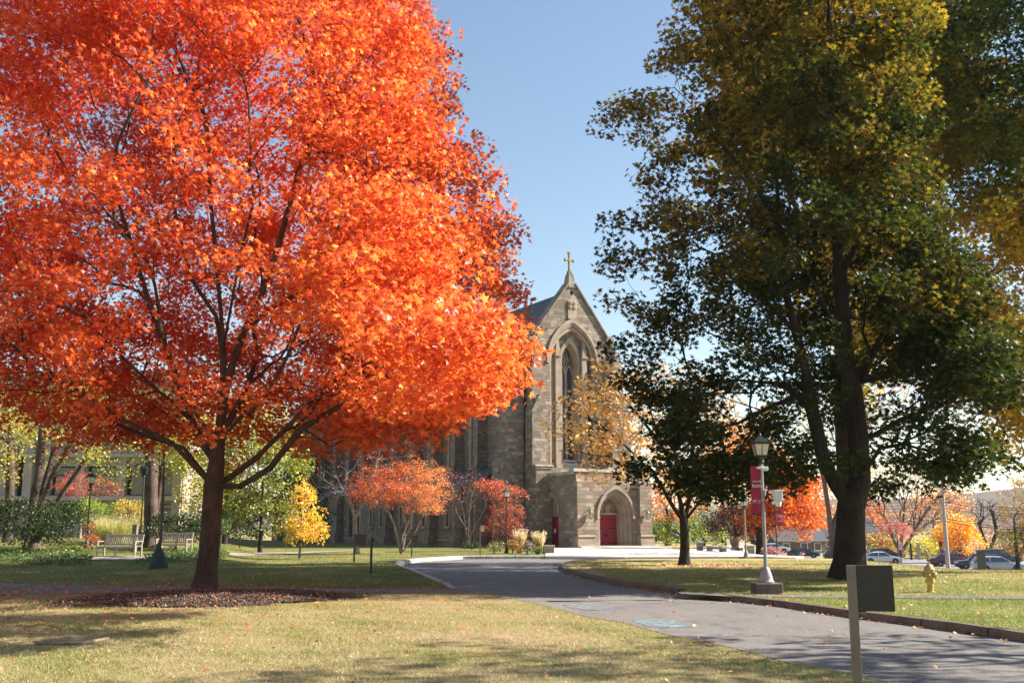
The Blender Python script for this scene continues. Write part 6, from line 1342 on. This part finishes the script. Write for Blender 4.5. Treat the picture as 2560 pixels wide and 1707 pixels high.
# ground cover, mulch, fallen leaves, grass
def leafy_stuff(name, label_kind, cen, size, colr, kind, mat, upk=1.0, tilt=.5):
    n = len(cen); nr = rng.normal(0, tilt, (n, 3)); nr[:, 2] = np.abs(nr[:, 2]) + upk; o = link(name, leaves_mesh(name, cen, nr, rng.normal(0, 1, (n, 3)), size, colr, kind), mat); o['kind'] = 'stuff'; return o
gcov = gp((-300, 1384), (0, 1383), (120, 1388), (222, 1388), (235, 1375), (205, 1352), (100, 1358), (-300, 1362), off=.5)
gc2 = gp((330, 1386), (370, 1386), (540, 1378), (575, 1374), (560, 1362), (400, 1366), off=.5)
cen = []
for poly, n in ((gcov, 6500), (gc2, 2600)):
    xs = [p[0] for p in poly]; ys = [p[1] for p in poly]; x = rng.uniform(min(xs), max(xs), n * 3); y = rng.uniform(min(ys), max(ys), n * 3); k = inside(poly, x, y); x, y = x[k][:n], y[k][:n]
    cen.append(np.stack([x, y, H(x, y) + np.abs(rng.normal(.12, .08, len(x)))], 1))
cen = np.concatenate(cen); leafy_stuff('ground_cover', '', cen, rng.uniform(.05, .1, len(cen)), pick([(.08, .14, .03), (.12, .19, .04), (.05, .09, .02), (.2, .24, .06)], len(cen)), 'oval', lf_shrub, .5, .6)
# mulch bed under the maple: a low mound with chips
m_mulch = plain('mulch', (.085, .06, .046), 1.0, 0, .3, 6, 1.0, .1)
mc = G(512, 1500); MA, MBx = 2.95, 3.0
def mound(x, y): q = ((x - mc.x) / MA) ** 2 + ((y - (mc.y + .7)) / MBx) ** 2; return .13 * np.clip(1 - q, 0, 1) ** .8
vs = [(mc.x, mc.y + .7, .13)]; fs = []; nr_, na = 9, 64
for i in range(1, nr_ + 1):
    for j in range(na):
        t = 2 * math.pi * j / na; k = i / nr_ * (1 + (.10 * math.sin(2 * t + .6) + .07 * math.sin(5 * t + 1) + .05 * math.sin(11 * t) + .04 * math.sin(23 * t + 2)) * (i / nr_) ** 2); x = mc.x + MA * k * math.cos(t); y = mc.y + .7 + MBx * k * math.sin(t); vs.append((x, y, float(mound(x, y)) + .008 + (rng.normal(0, .008) if i < nr_ else 0)))
for j in range(na): fs.append((0, 1 + j, 1 + (j + 1) % na))
for i in range(nr_ - 1):
    for j in range(na): a = 1 + i * na + j; b_ = 1 + i * na + (j + 1) % na; fs.append((a, a + na, b_ + na, b_))
o = MB().add(vs, fs).build('mulch_bed', m_mulch, smooth=True); o['kind'] = 'structure'
n = 21000; t = rng.uniform(0, 6.283, n); k = np.sqrt(rng.random(n)) * (1.0 + .10 * np.sin(2 * t + .6) + .07 * np.sin(5 * t + 1)) * (1 + np.abs(rng.normal(0, .09, n))); x = mc.x + MA * k * np.cos(t); y = mc.y + .7 + MBx * k * np.sin(t); cen = np.stack([x, y, mound(x, y) + .014 + .01 * rng.random(n)], 1)
lf_chip = leaf_mat('mulch_chip', .0, .03); leafy_stuff('mulch_chips', '', cen, rng.uniform(.018, .05, n), pick([(.085, .056, .042), (.165, .115, .085), (.05, .032, .026), (.27, .195, .145)], n, [3, 2.4, 2, 1.2]), 'narrow', lf_chip, .5, .8)

front = road_near + [(4.5, 8.0), (-30, 8.0), (-30, 23.5)] + walk_bot
def lawn_pts(poly, n, ylo, yhi, xlo, xhi, near=True):
    y = ylo * (yhi / ylo) ** rng.random(n * 3) if near else rng.uniform(ylo, yhi, n * 3); x = rng.uniform(xlo, xhi, n * 3); k = inside(poly, x, y) & (np.abs(x) < y * .56 + .8); return x[k][:n], y[k][:n]
def grass(name, poly, n, ylo, yhi, xlo, xhi, straw, green, bias, hgt, zadd):
    x, y = lawn_pts(poly, n, ylo, yhi, xlo, xhi); n = len(x)
    cl = wave(np.stack([x, y, 0 * x], 1), .8, 3.0) * .5 + wave(np.stack([x, y, 0 * x], 1), 3.1, 1.0) * .35 + rng.normal(0, .3, n) + bias; k = (cl > 0)[:, None]
    if name == 'grass_front':
        q = ((x - mc.x) / MA) ** 2 + ((y - mc.y - .7) / MBx) ** 2; sel = q > 1.0; x, y, k, cl = x[sel], y[sel], k[sel], cl[sel]; n = len(x)
    c = np.where(k, pick(green, n), pick(straw, n)); z = H(x, y) if zadd is None else T(x, y) + zadd
    ax = np.stack([rng.normal(0, .75, n), rng.normal(0, .75, n), np.ones(n) * rng.uniform(.25, 1.1, n)], 1); ax /= np.linalg.norm(ax, axis=1, keepdims=True)
    nr = np.cross(ax, rng.normal(0, 1, (n, 3))); sz = rng.uniform(.5, 1.1, n) * hgt * (1 + .35 * wave(np.stack([x, y, 0 * x], 1), 2.3, 5)) * (1 + .3 * np.clip(cl, -1, 1))
    o = link(name, leaves_mesh(name, np.stack([x, y, z], 1), nr, ax, sz, c, 'blade'), lf_grass); o['kind'] = 'stuff'
lf_grass = leaf_mat('grass_blade', .3, .03, 1.0, 1.2)
S_ = [(.49, .39, .225), (.41, .315, .17), (.57, .48, .31), (.34, .24, .125)]; G_ = [(.20, .22, .05), (.28, .29, .08), (.14, .17, .035), (.36, .34, .12)]
grass('grass_front', front, 330000, 9.5, 27.5, -16, 6, S_, G_, -.12, .058, 0.0)
grass('grass_right', RIGHT, 120000, 12, 50, 3, 30, S_, [(.15, .19, .035), (.22, .25, .06), (.11, .14, .03), (.3, .3, .09)], .32, .075, None)
grass('grass_left', LEFT, 90000, 27, 62, -34, 2, [(.42, .35, .15), (.34, .28, .12), (.48, .41, .2)], [(.17, .19, .045), (.24, .26, .07), (.12, .15, .03)], .1, .085, None)
def fallen(name, polys, n, pal, size):
    cs = []
    for poly, nn, ylo, yhi, xlo, xhi, za in polys:
        x, y = lawn_pts(poly, nn, ylo, yhi, xlo, xhi); cs.append(np.stack([x, y, (H(x, y) if za is None else T(x, y) + za) + rng.uniform(.02, .05, len(x))], 1))
    c = np.concatenate(cs); leafy_stuff(name, '', c, rng.uniform(size[0], size[1], len(c)), pick(pal, len(c)), 'star', lf_maple, .7, .5)
PALF = [(.55, .17, .04), (.62, .30, .12), (.45, .10, .035), (.68, .46, .24), (.34, .18, .08), (.50, .34, .18)]
xm = rng.normal(mb_.x - 3.5, 5.5, 2400); ym = rng.normal(YM - 1.5, 4.5, 2400); k = (inside(front, xm, ym) | inside(LEFT, xm, ym) | inside(WALK, xm, ym)); xm, ym = xm[k], ym[k]
zz = np.where(inside(LEFT, xm, ym), H(xm, ym), T(xm, ym) + np.where(inside(WALK, xm, ym), .015, 0)) + mound(xm, ym) + rng.uniform(.02, .045, len(xm))
leafy_stuff('fallen_maple_leaves', '', np.stack([xm, ym, zz], 1), rng.uniform(.035, .065, len(xm)), pick([(.55, .12, .035), (.62, .22, .06), (.42, .07, .03), (.6, .36, .16)], len(xm)), 'star', lf_maple, .7, .5)
fallen('fallen_leaves', [(front, 420, 9.5, 25, -14, 6, 0.0), (RIGHT, 500, 14, 48, 4, 28, None), (LEFT, 1500, 34, 72, -30, 3, None), (ROAD, 90, 9, 50, -5, 10, .006)], 0, PALF, (.035, .06))
xs_, ys_ = [], []
kp = gp((2560, 1603), (2400, 1580), (2272, 1561), (2145, 1545), (2040, 1530), (1971, 1518), (1823, 1502), (1701, 1486), (1563, 1465), (1461, 1444), (1412, 1429))
for (xa, ya), (xb, yb_) in zip(kp, kp[1:]):
    k = int(14 * math.hypot(xb - xa, yb_ - ya)); t = rng.random(k); d = math.hypot(xb - xa, yb_ - ya); nx_, ny_ = (yb_ - ya) / d, -(xb - xa) / d; o_ = -np.abs(rng.normal(.06, .09, k)) - .06
    xs_.append(xa + (xb - xa) * t + nx_ * o_); ys_.append(ya + (yb_ - ya) * t + ny_ * o_)
xs_ = np.concatenate(xs_); ys_ = np.concatenate(ys_); leafy_stuff('gutter_leaves', '', np.stack([xs_, ys_, 0 * xs_ + .02], 1), rng.uniform(.03, .06, len(xs_)), pick([(.30, .14, .06), (.42, .22, .1), (.2, .09, .04), (.5, .33, .18)], len(xs_)), 'lobed', lf_maple, .7, .6)
# drift of leaves against the near kerb and round the gold tree
x = rng.normal(gb.x + .5, 1.7, 500); y = rng.normal(gb.y - .3, 1.4, 500); leafy_stuff('leaf_litter', '', np.stack([x, y, H(x, y) + .03], 1), rng.uniform(.05, .08, 500), pick([(.5, .28, .16), (.6, .4, .26), (.4, .2, .1)], 500), 'lobed', lf_maple, .7, .5)

# ------------------------------------------------------------------ the hazy air
hz_m, nt, out = new_mat('haze'); pv = N(nt, 'ShaderNodeVolumePrincipled'); pv.inputs['Color'].default_value = (.86, .91, 1.0, 1); pv.inputs['Density'].default_value = 0.00010; pv.inputs['Anisotropy'].default_value = 0.2
nt.links.new(pv.outputs[0], out.inputs['Volume'])
hb_ = MB().box((0, 3350, 40), (11000, 8000, 110)).build('haze', hz_m, uv=False); hb_['kind'] = 'stuff'
